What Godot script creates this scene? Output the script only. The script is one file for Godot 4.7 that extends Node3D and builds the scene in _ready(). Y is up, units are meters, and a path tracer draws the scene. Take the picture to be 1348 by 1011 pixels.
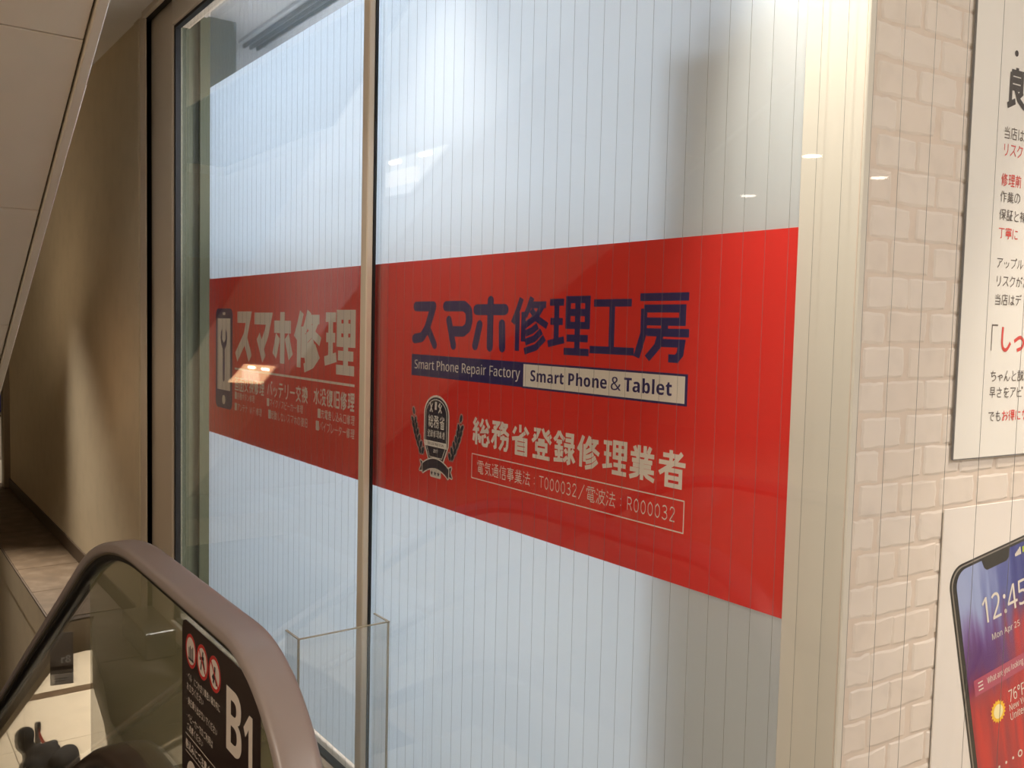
extends Node3D

# ------------------------------------------------------------------ setup
const FRONT := 0.0          # the plane of the shop window's glass
const SHEET_Z := -0.03      # front face of the milky sheet behind it
const CEIL := 3.24
const LOWER := -4.4         # floor of the level below
const RAIL_Z := 0.717       # right handrail of the escalator
const SLOPE := 0.5677

var M := {}
var names := {}
var font := SystemFont.new()
var font_bold := SystemFont.new()
var font_thin := SystemFont.new()

func _ready():
	# camera
	var cam := Camera3D.new()
	cam.name = "camera"
	cam.fov = rad_to_deg(2.0 * atan(505.5 / 1190.0))
	cam.near = 0.05
	cam.far = 120.0
	var right := Vector3(0.5931, 0.0235, -0.8048)
	var back := Vector3(0.8026, 0.0629, 0.5932)
	back = (back - right * back.dot(right) / right.length_squared()).normalized()
	right = right.normalized()
	cam.transform = Transform3D(Basis(right, back.cross(right), back), Vector3(0, 1.62, 1.4))
	add_child(cam)
	cam.current = true
	# surroundings: an indoor place, no sky
	var we := WorldEnvironment.new()
	we.name = "environment"
	var e := Environment.new()
	e.background_mode = Environment.BG_COLOR
	e.background_color = Color(0.02, 0.018, 0.015)
	e.tonemap_mode = Environment.TONE_MAPPER_LINEAR
	e.tonemap_exposure = 1.0
	e.sdfgi_enabled = true
	e.ssao_enabled = true
	e.ssil_enabled = true
	we.environment = e
	add_child(we)
	# large ceiling lights (each sits just under a luminous panel built further down)
	area("hall_ceiling_light", Vector3(0.6, 3.19, 3.6), Vector2(1.2, 1.2), 9.6, WARM)
	area("hall_ceiling_light", Vector3(-0.9, 3.19, 6.4), Vector2(1.2, 1.2), 8.0, WARM)
	area("shop_ceiling_light", Vector3(-3.5, 3.2, -1.5), Vector2(2.6, 0.6), 13.0, COOL)
	area("shop_ceiling_light", Vector3(-1.9, 3.2, -2.6), Vector2(1.2, 0.6), 5.0, COOL)
	area("entrance_ceiling_light", Vector3(1.5, 3.2, -1.3), Vector2(0.8, 0.8), 6.2, PEACH)
	area("added_shop_uplight", Vector3(-3.4, 2.42, -0.7), Vector2(2.6, 0.12), 1.3, COOL, Vector3(90, 0, 0))  # added, faces up to brighten the shop ceiling
	area("far_ceiling_light", Vector3(-12.2, 3.19, -1.2), Vector2(1.0, 1.0), 5.0, WARM)
	area("lower_floor_light", Vector3(-9.5, -0.62, -1.6), Vector2(4.0, 1.6), 18.0, WARM)
	area("lower_floor_light", Vector3(-15.5, -0.62, -1.4), Vector2(4.0, 2.4), 24.0, WARM)

	for f in [font, font_bold, font_thin]:
		f.font_names = PackedStringArray(["Droid Sans"])
	font_bold.font_weight = 700
	materials()
	print("shell")
	shell()
	shop_window()
	partition()
	print("escalators")
	escalator()
	upper_escalator()
	shop_inside()
	print("banners")
	banners()
	posters()
	floor_sign()
	guard()
	print("lower floor")
	lower_floor()
	hall_lights()
	far_end()

const WARM := Color(1.0, 0.955, 0.89)
const PEACH := Color(1.0, 0.955, 0.915)
const COOL := Color(0.945, 0.965, 1.0)

func area(called: String, at: Vector3, size: Vector2, energy: float, tint: Color, turn := Vector3(-90, 0, 0)):
	var l := AreaLight3D.new()
	l.name = numbered(called)
	l.area_size = size
	l.light_energy = energy
	l.light_color = tint
	l.area_range = 30.0
	l.shadow_enabled = true
	l.position = at
	l.rotation_degrees = turn
	add_child(l)
	return l

# ------------------------------------------------------------------ helpers
func numbered(called: String) -> String:
	var n: int = names.get(called, 0)
	names[called] = n + 1
	return called if n == 0 else "%s_%03d" % [called, n]

func thing(called: String, label: String, category: String, at := Vector3.ZERO, group := "") -> Node3D:
	var o := Node3D.new()
	o.name = numbered(called)
	add_child(o)
	o.position = at
	tag(o, label, category, group)
	return o

func tag(o: Node, label: String, category: String, group := ""):
	o.set_meta("label", label)
	o.set_meta("category", category)
	if group != "":
		o.set_meta("group", group)
	return o

func structure(called: String, at := Vector3.ZERO, label := "") -> Node3D:
	var o := Node3D.new()
	o.name = numbered(called)
	add_child(o)
	o.position = at
	o.set_meta("kind", "structure")
	if label != "":
		o.set_meta("label", label)
	return o

func obj(called: String, mesh: Mesh, m: Material, parent: Node, at := Vector3.ZERO, turn := Vector3.ZERO) -> MeshInstance3D:
	var o := MeshInstance3D.new()
	o.name = numbered(called) if parent == self else called
	o.mesh = mesh
	o.material_override = m
	parent.add_child(o, true)
	o.position = at
	o.rotation_degrees = turn
	return o

func std(key: String, c: Color, rough := 0.7, metal := 0.0) -> StandardMaterial3D:
	var m := StandardMaterial3D.new()
	m.resource_name = key
	m.albedo_color = c
	m.roughness = rough
	m.metallic = metal
	M[key] = m
	return m

func noise_tex(seed_: int, freq: float, ramp: Array, size := 256, octaves := 4) -> NoiseTexture2D:
	var n := FastNoiseLite.new()
	n.seed = seed_
	n.frequency = freq
	n.fractal_octaves = octaves
	var t := NoiseTexture2D.new()
	t.width = size
	t.height = size
	t.seamless = true
	t.noise = n
	t.normalize = true
	if ramp.size():
		var g := Gradient.new()
		g.offsets = PackedFloat32Array(ramp.map(func(r): return r[0]))
		g.colors = PackedColorArray(ramp.map(func(r): return r[1]))
		t.color_ramp = g
	return t

func grain(key: String, base: Color, spread: float, scale: float, rough: float, seed_: int, freq := 0.02):
	var m := std(key, Color.WHITE, rough)
	m.albedo_texture = noise_tex(seed_, freq, [[0.0, base.darkened(spread)], [0.5, base], [1.0, base.lightened(spread)]])
	m.uv1_triplanar = true
	m.uv1_world_triplanar = true
	m.uv1_scale = Vector3.ONE * scale
	return m

func materials():
	grain("wall_cream", Color(0.80, 0.735, 0.62), 0.03, 0.8, 0.8, 3)
	grain("soffit_cream", Color(0.84, 0.795, 0.73), 0.025, 0.6, 0.55, 5)
	grain("ceiling_white", Color(0.86, 0.83, 0.78), 0.02, 0.5, 0.9, 6)
	grain("ledge_stone", Color(0.40, 0.325, 0.24), 0.14, 0.9, 0.55, 7)
	grain("floor_stone", Color(0.78, 0.72, 0.62), 0.06, 0.5, 0.35, 8)
	grain("tile_white", Color(0.90, 0.86, 0.78), 0.04, 0.35, 0.28, 9)
	grain("brick", Color(0.895, 0.86, 0.83), 0.035, 3.0, 0.75, 10)
	grain("brick_b", Color(0.89, 0.85, 0.815), 0.04, 3.0, 0.75, 14)
	grain("mortar", Color(0.875, 0.82, 0.775), 0.04, 4.0, 0.85, 11)
	std("baseboard", Color(0.33, 0.27, 0.21), 0.5)
	std("black", Color(0.035, 0.03, 0.035), 0.5)
	std("gasket", Color(0.06, 0.055, 0.06), 0.6)
	std("frame", Color(0.82, 0.755, 0.67), 0.45)
	std("frame_dark", Color(0.58, 0.49, 0.40), 0.42, 0.15)
	std("joint", Color(0.30, 0.25, 0.20), 0.8)
	std("steel", Color(0.72, 0.69, 0.64), 0.28, 0.9)
	std("brushed", Color(0.62, 0.57, 0.50), 0.38, 0.8)
	std("rubber", Color(0.60, 0.545, 0.525), 0.4)
	M.rubber.clearcoat_enabled = true
	M.rubber.clearcoat = 0.25
	M.rubber.clearcoat_roughness = 0.3
	std("rubber_dark", Color(0.10, 0.085, 0.08), 0.45)
	std("deck", Color(0.34, 0.28, 0.25), 0.3, 0.4)
	std("step", Color(0.22, 0.21, 0.20), 0.5, 0.5)
	var g := std("glass", Color(0.95, 1.0, 0.98, 0.008), 0.02)
	g.transparency = BaseMaterial3D.TRANSPARENCY_ALPHA
	var gb := std("glass_veiled", Color(0.66, 0.64, 0.50, 0.30), 0.03)  # olive veil in the pane colour stands in for reflections and dust
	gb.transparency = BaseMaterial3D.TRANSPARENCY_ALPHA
	var gt := std("glass_blue", Color(0.34, 0.56, 0.68, 0.30), 0.05)
	gt.transparency = BaseMaterial3D.TRANSPARENCY_ALPHA
	var ac := std("acrylic", Color(0.80, 0.84, 0.82, 0.07), 0.05)
	ac.transparency = BaseMaterial3D.TRANSPARENCY_ALPHA
	var ae := std("acrylic_edge", Color(0.72, 0.66, 0.55, 0.6), 0.2)
	ae.transparency = BaseMaterial3D.TRANSPARENCY_ALPHA
	std("wire", Color(0.46, 0.46, 0.46), 0.5, 0.3)
	var sh := std("milky", Color(0.93, 0.94, 0.95), 0.6)
	sh.backlight_enabled = true
	sh.backlight = Color(0.93, 0.97, 1.0)
	std("red", Color(0.87, 0.09, 0.045), 0.5)
	std("white_print", Color(0.90, 0.88, 0.84), 0.5)
	std("navy_print", Color(0.09, 0.03, 0.36), 0.5)
	std("emblem_navy", Color(0.09, 0.09, 0.20), 0.5)
	std("ink", Color(0.20, 0.18, 0.20), 0.6)
	std("ink_grey", Color(0.40, 0.37, 0.36), 0.6)
	std("ink_red", Color(0.85, 0.28, 0.26), 0.6)
	std("board_white", Color(0.93, 0.925, 0.91), 0.5)
	std("board_edge", Color(0.45, 0.45, 0.47), 0.5)
	std("poster_white", Color(0.92, 0.90, 0.885), 0.5)
	std("post_white", Color(0.85, 0.835, 0.80), 0.55)
	std("phone_black", Color(0.045, 0.04, 0.045), 0.3)
	std("phone_silver", Color(0.62, 0.59, 0.56), 0.3, 0.3)
	std("sun_yellow", Color(0.98, 0.78, 0.10), 0.5)
	std("sun_pale", Color(0.98, 0.93, 0.70), 0.5)
	std("sticker_brown", Color(0.145, 0.085, 0.075), 0.4)
	std("sticker_white", Color(0.84, 0.78, 0.73), 0.45)
	std("sticker_red", Color(0.74, 0.15, 0.14), 0.45)
	std("column_green", Color(0.33, 0.35, 0.265), 0.6)
	std("column_groove", Color(0.26, 0.28, 0.21), 0.6)
	std("shop_white", Color(0.88, 0.89, 0.90), 0.7)
	std("rail_dark", Color(0.20, 0.21, 0.23), 0.5)
	std("cabinet", Color(0.42, 0.41, 0.35), 0.6)
	std("coat", Color(0.055, 0.045, 0.042), 0.85)
	std("belt_red", Color(0.72, 0.13, 0.07), 0.6)
	std("sign_grey", Color(0.28, 0.25, 0.235), 0.6)
	std("hanging_grey", Color(0.55, 0.51, 0.48), 0.6)
	std("sign_light", Color(0.90, 0.87, 0.84), 0.6)
	std("purple_poster", Color(0.20, 0.17, 0.42), 0.6)
	lamp_mat("lamp_warm", WARM, 13.0)
	lamp_mat("lamp_panel", WARM, 2.4)
	lamp_mat("added_lamp_amber", Color(1.0, 0.80, 0.60), 2.2)  # glow of the amber panel added for its reflection
	lamp_mat("added_lamp_pale", Color(1.0, 0.97, 0.93), 0.45)  # glow of the pale panel added for its reflection
	lamp_mat("lamp_cool", COOL, 4.0)

func lamp_mat(key: String, c: Color, energy: float):
	var m := std(key, c, 0.6)
	m.emission_enabled = true
	m.emission = c
	m.emission_energy_multiplier = energy

# --- meshes
func box(size: Vector3) -> BoxMesh:
	var b := BoxMesh.new()
	b.size = size
	return b

func span(called: String, lo: Vector3, hi: Vector3, m: Material, parent: Node, bevel := 0.0) -> MeshInstance3D:
	var s := hi - lo
	return obj(called, chamfer(s, bevel) if bevel > 0.0 else box(s), m, parent, (lo + hi) / 2.0 - (parent.position if parent != self and parent.get_parent() == self else Vector3.ZERO))

func quad(st: SurfaceTool, a: Vector3, b: Vector3, c: Vector3, d: Vector3):
	for v in [a, b, c, a, c, d]:
		st.add_vertex(v)

func begin() -> SurfaceTool:
	var st := SurfaceTool.new()
	st.begin(Mesh.PRIMITIVE_TRIANGLES)
	st.set_smooth_group(-1)
	return st

func finish(st: SurfaceTool) -> ArrayMesh:
	st.generate_normals()
	return st.commit()

func chamfer(s: Vector3, b: float) -> ArrayMesh:
	var st := begin()
	var h := s / 2.0
	b = minf(b, minf(h.x, minf(h.y, h.z)) * 0.9)
	var P := func(axis: int, sx: float, sy: float, sz: float) -> Vector3:
		var v := Vector3(sx * (h.x - b), sy * (h.y - b), sz * (h.z - b))
		v[axis] = [sx * h.x, sy * h.y, sz * h.z][axis]
		return v
	for axis in 3:
		for sgn in [-1.0, 1.0]:
			var k := []
			for q in [[-1, -1], [1, -1], [1, 1], [-1, 1]]:
				var sg := [0.0, 0.0, 0.0]
				sg[axis] = sgn
				sg[(axis + 1) % 3] = float(q[0])
				sg[(axis + 2) % 3] = float(q[1])
				k.append(P.call(axis, sg[0], sg[1], sg[2]))
			if sgn > 0:
				k.reverse()
			quad(st, k[0], k[1], k[2], k[3])
	for axis in 3:      # edges along this axis
		var a1 := (axis + 1) % 3
		var a2 := (axis + 2) % 3
		for q in [[-1, -1], [1, -1], [1, 1], [-1, 1]]:
			var v := []
			for along in [-1.0, 1.0]:
				var sg := [0.0, 0.0, 0.0]
				sg[axis] = along
				sg[a1] = float(q[0])
				sg[a2] = float(q[1])
				v.append(P.call(a1, sg[0], sg[1], sg[2]))
				v.append(P.call(a2, sg[0], sg[1], sg[2]))
			if q[0] * q[1] > 0:
				quad(st, v[0], v[1], v[3], v[2])
			else:
				quad(st, v[0], v[2], v[3], v[1])
	for sx in [-1.0, 1.0]:
		for sy in [-1.0, 1.0]:
			for sz in [-1.0, 1.0]:
				var a: Vector3 = P.call(0, sx, sy, sz)
				var bb: Vector3 = P.call(1, sx, sy, sz)
				var c: Vector3 = P.call(2, sx, sy, sz)
				for v in ([a, c, bb] if sx * sy * sz > 0 else [a, bb, c]):
					st.add_vertex(v)
	return finish(st)

func prism(poly: PackedVector2Array, depth: float) -> ArrayMesh:
	# a polygon in x, y with thickness along -z (front face at z = 0)
	var st := begin()
	var idx := Geometry2D.triangulate_polygon(poly)
	for i in range(0, idx.size(), 3):
		var t := [poly[idx[i]], poly[idx[i + 1]], poly[idx[i + 2]]]
		if (t[1] - t[0]).cross(t[2] - t[0]) > 0:
			t.reverse()
		for v in t:
			st.add_vertex(Vector3(v.x, v.y, 0))
		if depth > 0.0:
			t.reverse()
			for v in t:
				st.add_vertex(Vector3(v.x, v.y, -depth))
	if depth > 0.0:
		var cw := Geometry2D.is_polygon_clockwise(poly)
		for i in poly.size():
			var a := poly[i]
			var b := poly[(i + 1) % poly.size()]
			if cw:
				var s := a
				a = b
				b = s
			quad(st, Vector3(a.x, a.y, 0), Vector3(a.x, a.y, -depth), Vector3(b.x, b.y, -depth), Vector3(b.x, b.y, 0))
	return finish(st)

func disc(r: float, n := 24) -> PackedVector2Array:
	var p := PackedVector2Array()
	for i in n:
		p.append(Vector2(cos(TAU * i / n), sin(TAU * i / n)) * r)
	return p

func moved(p: PackedVector2Array, by: Vector2, s := Vector2.ONE) -> PackedVector2Array:
	var o := PackedVector2Array()
	for v in p:
		o.append(v * s + by)
	return o

func rounded(w: float, h: float, r: float, n := 5) -> PackedVector2Array:
	# a rectangle round the origin with rounded corners
	var p := PackedVector2Array()
	for c in [[1, 1, 0], [-1, 1, 1], [-1, -1, 2], [1, -1, 3]]:
		for i in n + 1:
			var a: float = (c[2] + float(i) / n) * PI / 2
			p.append(Vector2(c[0] * (w / 2 - r) + cos(a) * r, c[1] * (h / 2 - r) + sin(a) * r))
	return p

func sweep(path: Array, tangents: Array, profile: PackedVector2Array, closed := true) -> ArrayMesh:
	# path in x, y (z constant); profile x runs along z, profile y along the path's normal (up side of it)
	var st := SurfaceTool.new()
	st.begin(Mesh.PRIMITIVE_TRIANGLES)
	st.set_smooth_group(0)
	var rings := []
	for i in path.size():
		var t: Vector2 = tangents[i]
		var n := Vector2(t.y, -t.x)
		var ring := []
		for q in profile:
			ring.append(Vector3(path[i].x + n.x * q.y, path[i].y + n.y * q.y, q.x))
		rings.append(ring)
	var k := profile.size()
	for i in path.size() - 1:
		for j in (k if closed else k - 1):
			var a: Vector3 = rings[i][j]
			var b: Vector3 = rings[i][(j + 1) % k]
			var c: Vector3 = rings[i + 1][(j + 1) % k]
			var d: Vector3 = rings[i + 1][j]
			quad(st, a, d, c, b)
	if closed:
		for end in [0, path.size() - 1]:
			var mid := Vector3.ZERO
			for v in rings[end]:
				mid += v
			mid /= k
			for j in k:
				for v in [mid, rings[end][j], rings[end][(j + 1) % k]]:
					st.add_vertex(v)
	st.generate_normals()
	return st.commit()

func lathe(profile: Array, n := 20) -> ArrayMesh:
	var st := SurfaceTool.new()
	st.begin(Mesh.PRIMITIVE_TRIANGLES)
	st.set_smooth_group(0)
	for i in n:
		var a := TAU * i / n
		var b := TAU * (i + 1) / n
		for k in profile.size() - 1:
			var p: Vector2 = profile[k]
			var q: Vector2 = profile[k + 1]
			quad(st, Vector3(p.x * cos(a), p.y, p.x * sin(a)), Vector3(q.x * cos(a), q.y, q.x * sin(a)), Vector3(q.x * cos(b), q.y, q.x * sin(b)), Vector3(p.x * cos(b), p.y, p.x * sin(b)))
	st.generate_normals()
	return st.commit()

# ------------------------------------------------------------------ lettering: strokes on a field of 100 by 100, y down; ~ marks a curved stroke
const HEN_NIN := "28,4 18,28 4,50;18,30 18,97;"
const HEN_MIZU := "10,8 22,18;4,34 18,44;4,94 22,62;"
const HEN_GON := "14,8 42,8;4,22 48,22;12,36 42,36;12,48 42,48;12,62 42,62 42,94 12,94 12,62;"
const HEN_ITO := "20,4 8,22 20,32;34,16 10,44 38,42;22,44 22,96;10,58 5,84;34,58 38,78;"
const HEN_IKU := "28,4 6,26;30,28 4,56;20,44 20,97;"
const NYO := "10,6 22,18;4,40 20,40 20,76;4,94 20,76 40,90 96,92;"
var G := {
	"修": "28,4 18,26 5,48;18,30 18,97;34,28 34,80;56,3 48,20 38,36;52,16 92,16;84,16 68,36 38,52;54,24 70,40 96,52;72,52 58,60 40,66;82,61 64,74 40,81;90,72 68,89 38,97",
	"理": "6,12 40,12;8,44 38,44;3,82 42,74;23,12 23,78;50,8 94,8 94,50 50,50 50,8;50,29 94,29;72,8 72,92;48,71 96,71;42,93 99,93",
	"工": "10,14 90,14;50,14 50,88;3,88 97,88",
	"房": "8,6 94,6;16,23 84,23 84,42 16,42;16,23 16,60 4,96;54,44 54,56;22,58 96,58;48,58 42,78 24,97;44,73 84,73 82,88 76,95 62,95",
	"総": HEN_ITO + "60,5 54,20 44,32;78,5 84,18 98,32;68,26 54,48 90,44;80,34 92,50;48,64 42,88;60,60 60,88 66,93 84,93 88,80;70,56 76,68;88,62 98,84",
	"務": "6,10 42,10 26,26;14,24 30,32;4,40 46,40 40,54;26,40 26,90 16,94;24,50 4,78;64,4 58,18 48,30;60,14 92,14;86,14 72,34 48,46;60,22 76,36 98,46;52,58 92,58 90,84 84,94 72,94;70,48 66,74 48,97",
	"省": "50,3 50,28;28,12 14,34;72,10 92,30;76,26 44,46 8,52;30,50 82,50 82,96 30,96 30,50;30,65 82,65;30,80 82,80",
	"登": "12,10 38,10 26,32 4,48;12,26 24,36;54,4 66,24 96,46;88,8 70,22;97,22 80,34;34,42 66,42;26,53 74,53 74,71 26,71 26,53;36,76 40,88;64,76 60,88;8,94 92,94",
	"録": "26,3 16,20 3,32;26,3 36,16 50,26;14,34 40,34;6,52 46,52;27,34 27,90;12,62 16,80;42,60 38,78;3,92 48,88;56,10 88,10 86,42;56,26 86,26;50,42 98,42;74,42 74,92 64,96;54,54 64,66;50,90 66,76;94,52 82,64;78,62 98,90",
	"業": "38,4 38,28;60,4 60,28;20,8 28,24;80,6 72,24;6,30 94,30;32,34 38,44;68,34 62,44;12,47 88,47;16,60 84,60;5,73 95,73;50,47 50,98;46,73 30,86 4,95;54,73 70,86 96,95",
	"者": "18,18 72,18;46,3 46,38;4,38 96,38;84,8 58,36 6,68;32,56 80,56 80,96 32,96 32,56;32,76 80,76",
	"電": "14,8 86,8;6,38 6,22 94,22 94,38;50,8 50,46;22,31 38,31;62,31 78,31;22,43 38,43;62,43 78,43;20,54 80,54 80,82 20,82 20,54;20,68 80,68;50,54 50,90 56,95 90,95 94,84",
	"気": "30,3 20,20 6,34;24,16 92,16;26,30 82,30;12,44 76,44 80,78 90,92 96,80;62,56 42,78 14,96;20,60 46,76 68,94",
	"通": NYO + "40,8 86,8 66,22;52,14 68,24;40,30 90,30 90,78 80,80;40,30 40,80;40,46 90,46;40,62 90,62;65,30 65,80",
	"信": HEN_NIN + "58,4 64,14;36,20 98,20;44,36 90,36;44,50 90,50;46,64 88,64 88,94 46,94 46,64",
	"事": "6,14 94,14;22,26 78,26 78,40 22,40 22,26;14,52 84,52 84,78;4,65 96,65;14,78 84,78;50,3 50,92 36,96",
	"法": HEN_MIZU + "40,22 92,22;66,4 66,46;32,46 98,46;58,46 40,88 88,84;74,66 94,96",
	"波": HEN_MIZU + "36,20 94,20 88,36;36,20 36,56 26,97;65,3 65,46;38,46 86,46 70,76 40,97;46,50 62,76 98,96",
	"画": "4,10 96,10;26,26 74,26 74,72 26,72 26,26;26,49 74,49;50,10 50,72;8,30 8,92 92,92 92,30",
	"面": "4,10 96,10;50,10 44,28;10,28 90,28 90,95 10,95 10,28;36,28 36,95;64,28 64,95;36,50 64,50;36,72 64,72",
	"交": "50,3 50,18;5,20 95,20;32,28 12,50;66,28 90,48;68,46 48,76 8,96;32,46 52,74 94,96",
	"換": "4,24 38,24;22,4 22,90 12,94;3,62 38,52;60,3 44,24;56,14 82,14 74,28;46,58 46,28 92,28 92,58;62,30 56,50;76,30 84,50;38,62 98,62;68,50 62,76 38,96;70,64 80,82 98,96",
	"水": "50,4 50,90 38,95;6,30 38,30 26,62 4,86;88,20 60,44;54,34 72,66 96,88",
	"没": HEN_MIZU + "44,8 42,28 30,42;44,8 80,8 80,30 96,34;38,52 86,52 68,80 34,97;46,54 64,80 98,96",
	"復": HEN_IKU + "54,3 40,26;46,14 96,14;50,26 88,26 88,52 50,52 50,26;50,39 88,39;58,54 40,74;52,64 84,64 66,84 36,97;50,70 70,86 98,96",
	"旧": "14,6 14,95;38,10 90,10 90,92 38,92 38,10;38,50 90,50",
	"各": "40,3 28,20 10,36;36,14 78,14 56,36 8,58;34,20 60,42 95,56;28,64 76,64 76,95 28,95 28,64",
	"種": "38,5 6,14;4,32 42,32;22,12 22,97;22,36 3,70;24,44 40,62;92,6 48,12;44,24 98,24;50,36 92,36 92,66 50,66 50,36;50,51 92,51;71,10 71,92;48,79 94,79;44,94 98,94",
	"起": "8,18 44,18;26,4 26,60;4,38 48,38;27,58 46,58;12,50 14,76 4,94;14,74 36,90 98,93;54,14 90,14 90,40 54,40;54,40 54,68 60,74 88,74 92,60",
	"動": "42,4 8,10;3,24 52,24;10,34 46,34 46,62 10,62 10,34;10,48 46,48;28,8 28,90;8,76 48,76;2,93 54,88;56,30 94,30 92,80 86,94 74,94;74,6 72,56 52,97",
	"充": "50,3 50,16;5,18 95,18;40,18 20,46 82,40;66,28 84,50;38,50 34,76 8,96;62,48 62,86 68,93 90,93 95,76",
	"差": "32,4 38,16;68,4 62,16;12,20 88,20;16,34 84,34;4,48 96,48;50,20 50,48;34,48 24,74 4,95;36,66 86,66;62,66 62,93;28,93 94,93",
	"込": NYO + "60,12 56,44 34,76;46,8 62,10 68,46 94,76",
	"口": "14,14 86,14 86,92 14,92 14,14",
	"良": "50,1 50,12;22,14 78,14 78,50 22,50;22,32 78,32;22,14 22,92;8,96 48,82;44,50 62,76 96,94;84,56 62,70",
	"当": "50,4 50,40;20,12 32,34;80,10 66,34;12,42 86,42 86,94 12,94;12,68 86,68",
	"店": "52,2 52,12;14,14 96,14;14,14 14,56 3,96;56,20 56,58;56,38 92,38;32,58 86,58 86,94 32,94 32,58",
	"前": "30,3 38,16;70,3 62,16;5,20 95,20;14,96 14,34 46,34 46,92 38,95;14,52 46,52;14,68 46,68;62,34 62,76;86,30 86,92 76,96",
	"作": HEN_NIN + "48,4 34,38;44,22 98,22;62,22 62,98;62,46 94,46;62,68 94,68",
	"保": HEN_NIN + "42,8 90,8 90,36 42,36 42,8;34,52 98,52;66,36 66,98;64,54 36,86;68,54 98,84",
	"証": HEN_GON + "54,12 98,12;76,12 76,92;76,50 96,50;60,46 60,92;50,92 100,92",
	"説": HEN_GON + "60,4 66,18;90,4 82,18;58,24 92,24 92,48 58,48 58,24;66,48 64,74 48,96;82,48 82,88 88,92 98,90 99,76",
	"補": "20,3 28,14;4,20 38,20 4,62;22,42 22,97;38,36 26,52 40,66;46,18 98,18;52,97 52,34 92,34 92,94 84,96;52,54 92,54;52,72 92,72;72,4 72,97;82,4 92,12",
	"丁": "5,14 95,14;52,14 52,88 36,94",
	"寧": "50,2 50,10;8,26 8,12 92,12 92,26;26,24 22,36;38,22 40,36 66,36 68,30;50,20 56,28;72,22 80,34;14,42 86,42 86,58 14,58 14,42;38,42 38,58;62,42 62,58;6,68 94,68;52,68 52,92 38,96",
	"早": "22,6 78,6 78,50 22,50 22,6;22,28 78,28;5,68 95,68;50,50 50,98",
	"得": HEN_IKU + "46,6 90,6 90,38 46,38 46,6;46,22 90,22;42,48 96,48;38,64 98,64;78,50 78,92 66,96;50,72 60,86",
	"黄": "10,14 90,14;34,4 34,30;66,4 66,30;4,30 96,30;50,30 50,76;18,44 82,44 82,76 18,76 18,44;18,60 82,60;36,80 14,96;64,80 90,96",
	"色": "40,3 26,22 8,36;36,14 72,14 60,32;18,34 84,34 84,62 18,62;50,34 50,62;18,34 18,86 26,93 88,93 94,74",
	"線": HEN_ITO + "70,2 64,12;54,14 92,14 92,46 54,46 54,14;54,30 92,30;73,46 73,92 64,96;46,60 66,60 46,90;94,52 78,66;74,56 98,92",
	"内": "14,97 14,24 86,24 86,92 72,96;50,4 48,40 24,70;50,42 76,68",
	"立": "50,3 50,20;10,24 90,24;30,36 38,80;70,34 60,80;5,92 95,92",
	"身": "50,2 40,14;24,64 24,16 76,16 76,92 62,96;24,32 76,32;24,46 76,46;6,64 90,62;92,46 54,78 8,97",
	"乗": "80,4 16,12;6,26 94,26;30,14 30,64;70,12 70,64;6,46 94,46;6,64 94,64;50,10 50,98;48,66 6,94;52,66 94,94",
	"出": "50,4 50,92;18,14 18,46 82,46 82,14;10,56 10,94 90,94 90,56",
	"利": "46,4 8,14;3,34 54,34;28,10 28,97;26,36 3,72;30,44 52,64;66,14 66,72;90,4 90,90 78,96",
	"用": "4,96 16,60 16,8 86,8 86,92 72,96;16,36 86,36;16,62 86,62;50,8 50,96",
	"遠": NYO + "44,12 90,12;66,3 66,26;36,26 98,26;46,36 88,36 88,54 46,54 46,36;60,54 36,78;54,64 54,84;86,58 72,68;66,58 94,84",
	"慮": "52,2 52,18;52,10 80,10;12,20 92,20 88,30;12,20 12,60 3,94;24,34 80,30;48,24 48,42;28,46 82,46 82,66 28,66 28,46;54,46 54,66;28,56 82,56;22,74 18,90;36,72 38,90 62,94 68,84;50,70 56,78;76,72 88,88",
	"巻": "24,4 32,16;74,4 66,16;14,22 86,22;6,40 94,40;50,4 40,40 6,70;62,40 94,66;32,56 66,56 66,72 32,72 32,88 38,94 80,94 84,82",
	"注": HEN_MIZU + "60,3 72,14;38,22 96,22;67,22 67,92;42,56 92,56;32,93 99,93",
	"意": "50,2 50,10;14,12 86,12;34,16 38,26;66,16 62,26;4,28 96,28;24,36 76,36 76,62 24,62 24,36;24,49 76,49;18,72 10,92;34,70 36,92 66,94 72,84;48,68 56,78;80,70 92,88",
	"ス": "14,14 82,14 62,52 8,92;58,50 92,92",
	"マ": "8,16 90,16 76,42 52,66;30,48 62,90",
	"ホ": "50,4 50,94;8,30 92,30;28,46 10,82;72,46 92,82",
	"バ": "30,24 8,86;64,20 94,86;78,4 86,18;90,2 98,14",
	"ッ": "14,44 24,62;42,38 50,58;84,42 72,76 38,96",
	"テ": "20,12 80,12;6,40 94,40;52,40 48,70 24,96",
	"デ": "14,14 66,14;6,40 94,40;52,40 48,70 24,96;76,4 84,18;90,0 98,14",
	"リ": "24,10 24,58;76,6 76,56 62,84 36,97",
	"ー": "6,50 94,50",
	"ボ": "50,4 50,94;8,30 92,30;28,46 10,82;72,46 92,82;78,2 84,14;92,0 98,12",
	"タ": "42,4 28,34 8,56;36,20 84,20 66,66 18,97;34,44 66,64",
	"ン": "12,20 36,34;~90,28 64,72 14,90",
	"ア": "8,14 90,14 78,34 58,48;50,32 46,68 18,96",
	"ナ": "6,34 94,34;54,4 52,54 24,96",
	"イ": "86,6 50,40 8,60;54,36 54,97",
	"ク": "42,3 30,30 8,50;38,18 86,18 68,66 20,97",
	"ピ": "16,8 16,84 24,92 88,92;16,50 78,38;86,6 94,6 98,14 92,20 84,18 82,10 86,6",
	"ビ": "16,8 16,84 24,92 88,92;16,50 78,38;80,4 86,16;93,2 99,14",
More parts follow.
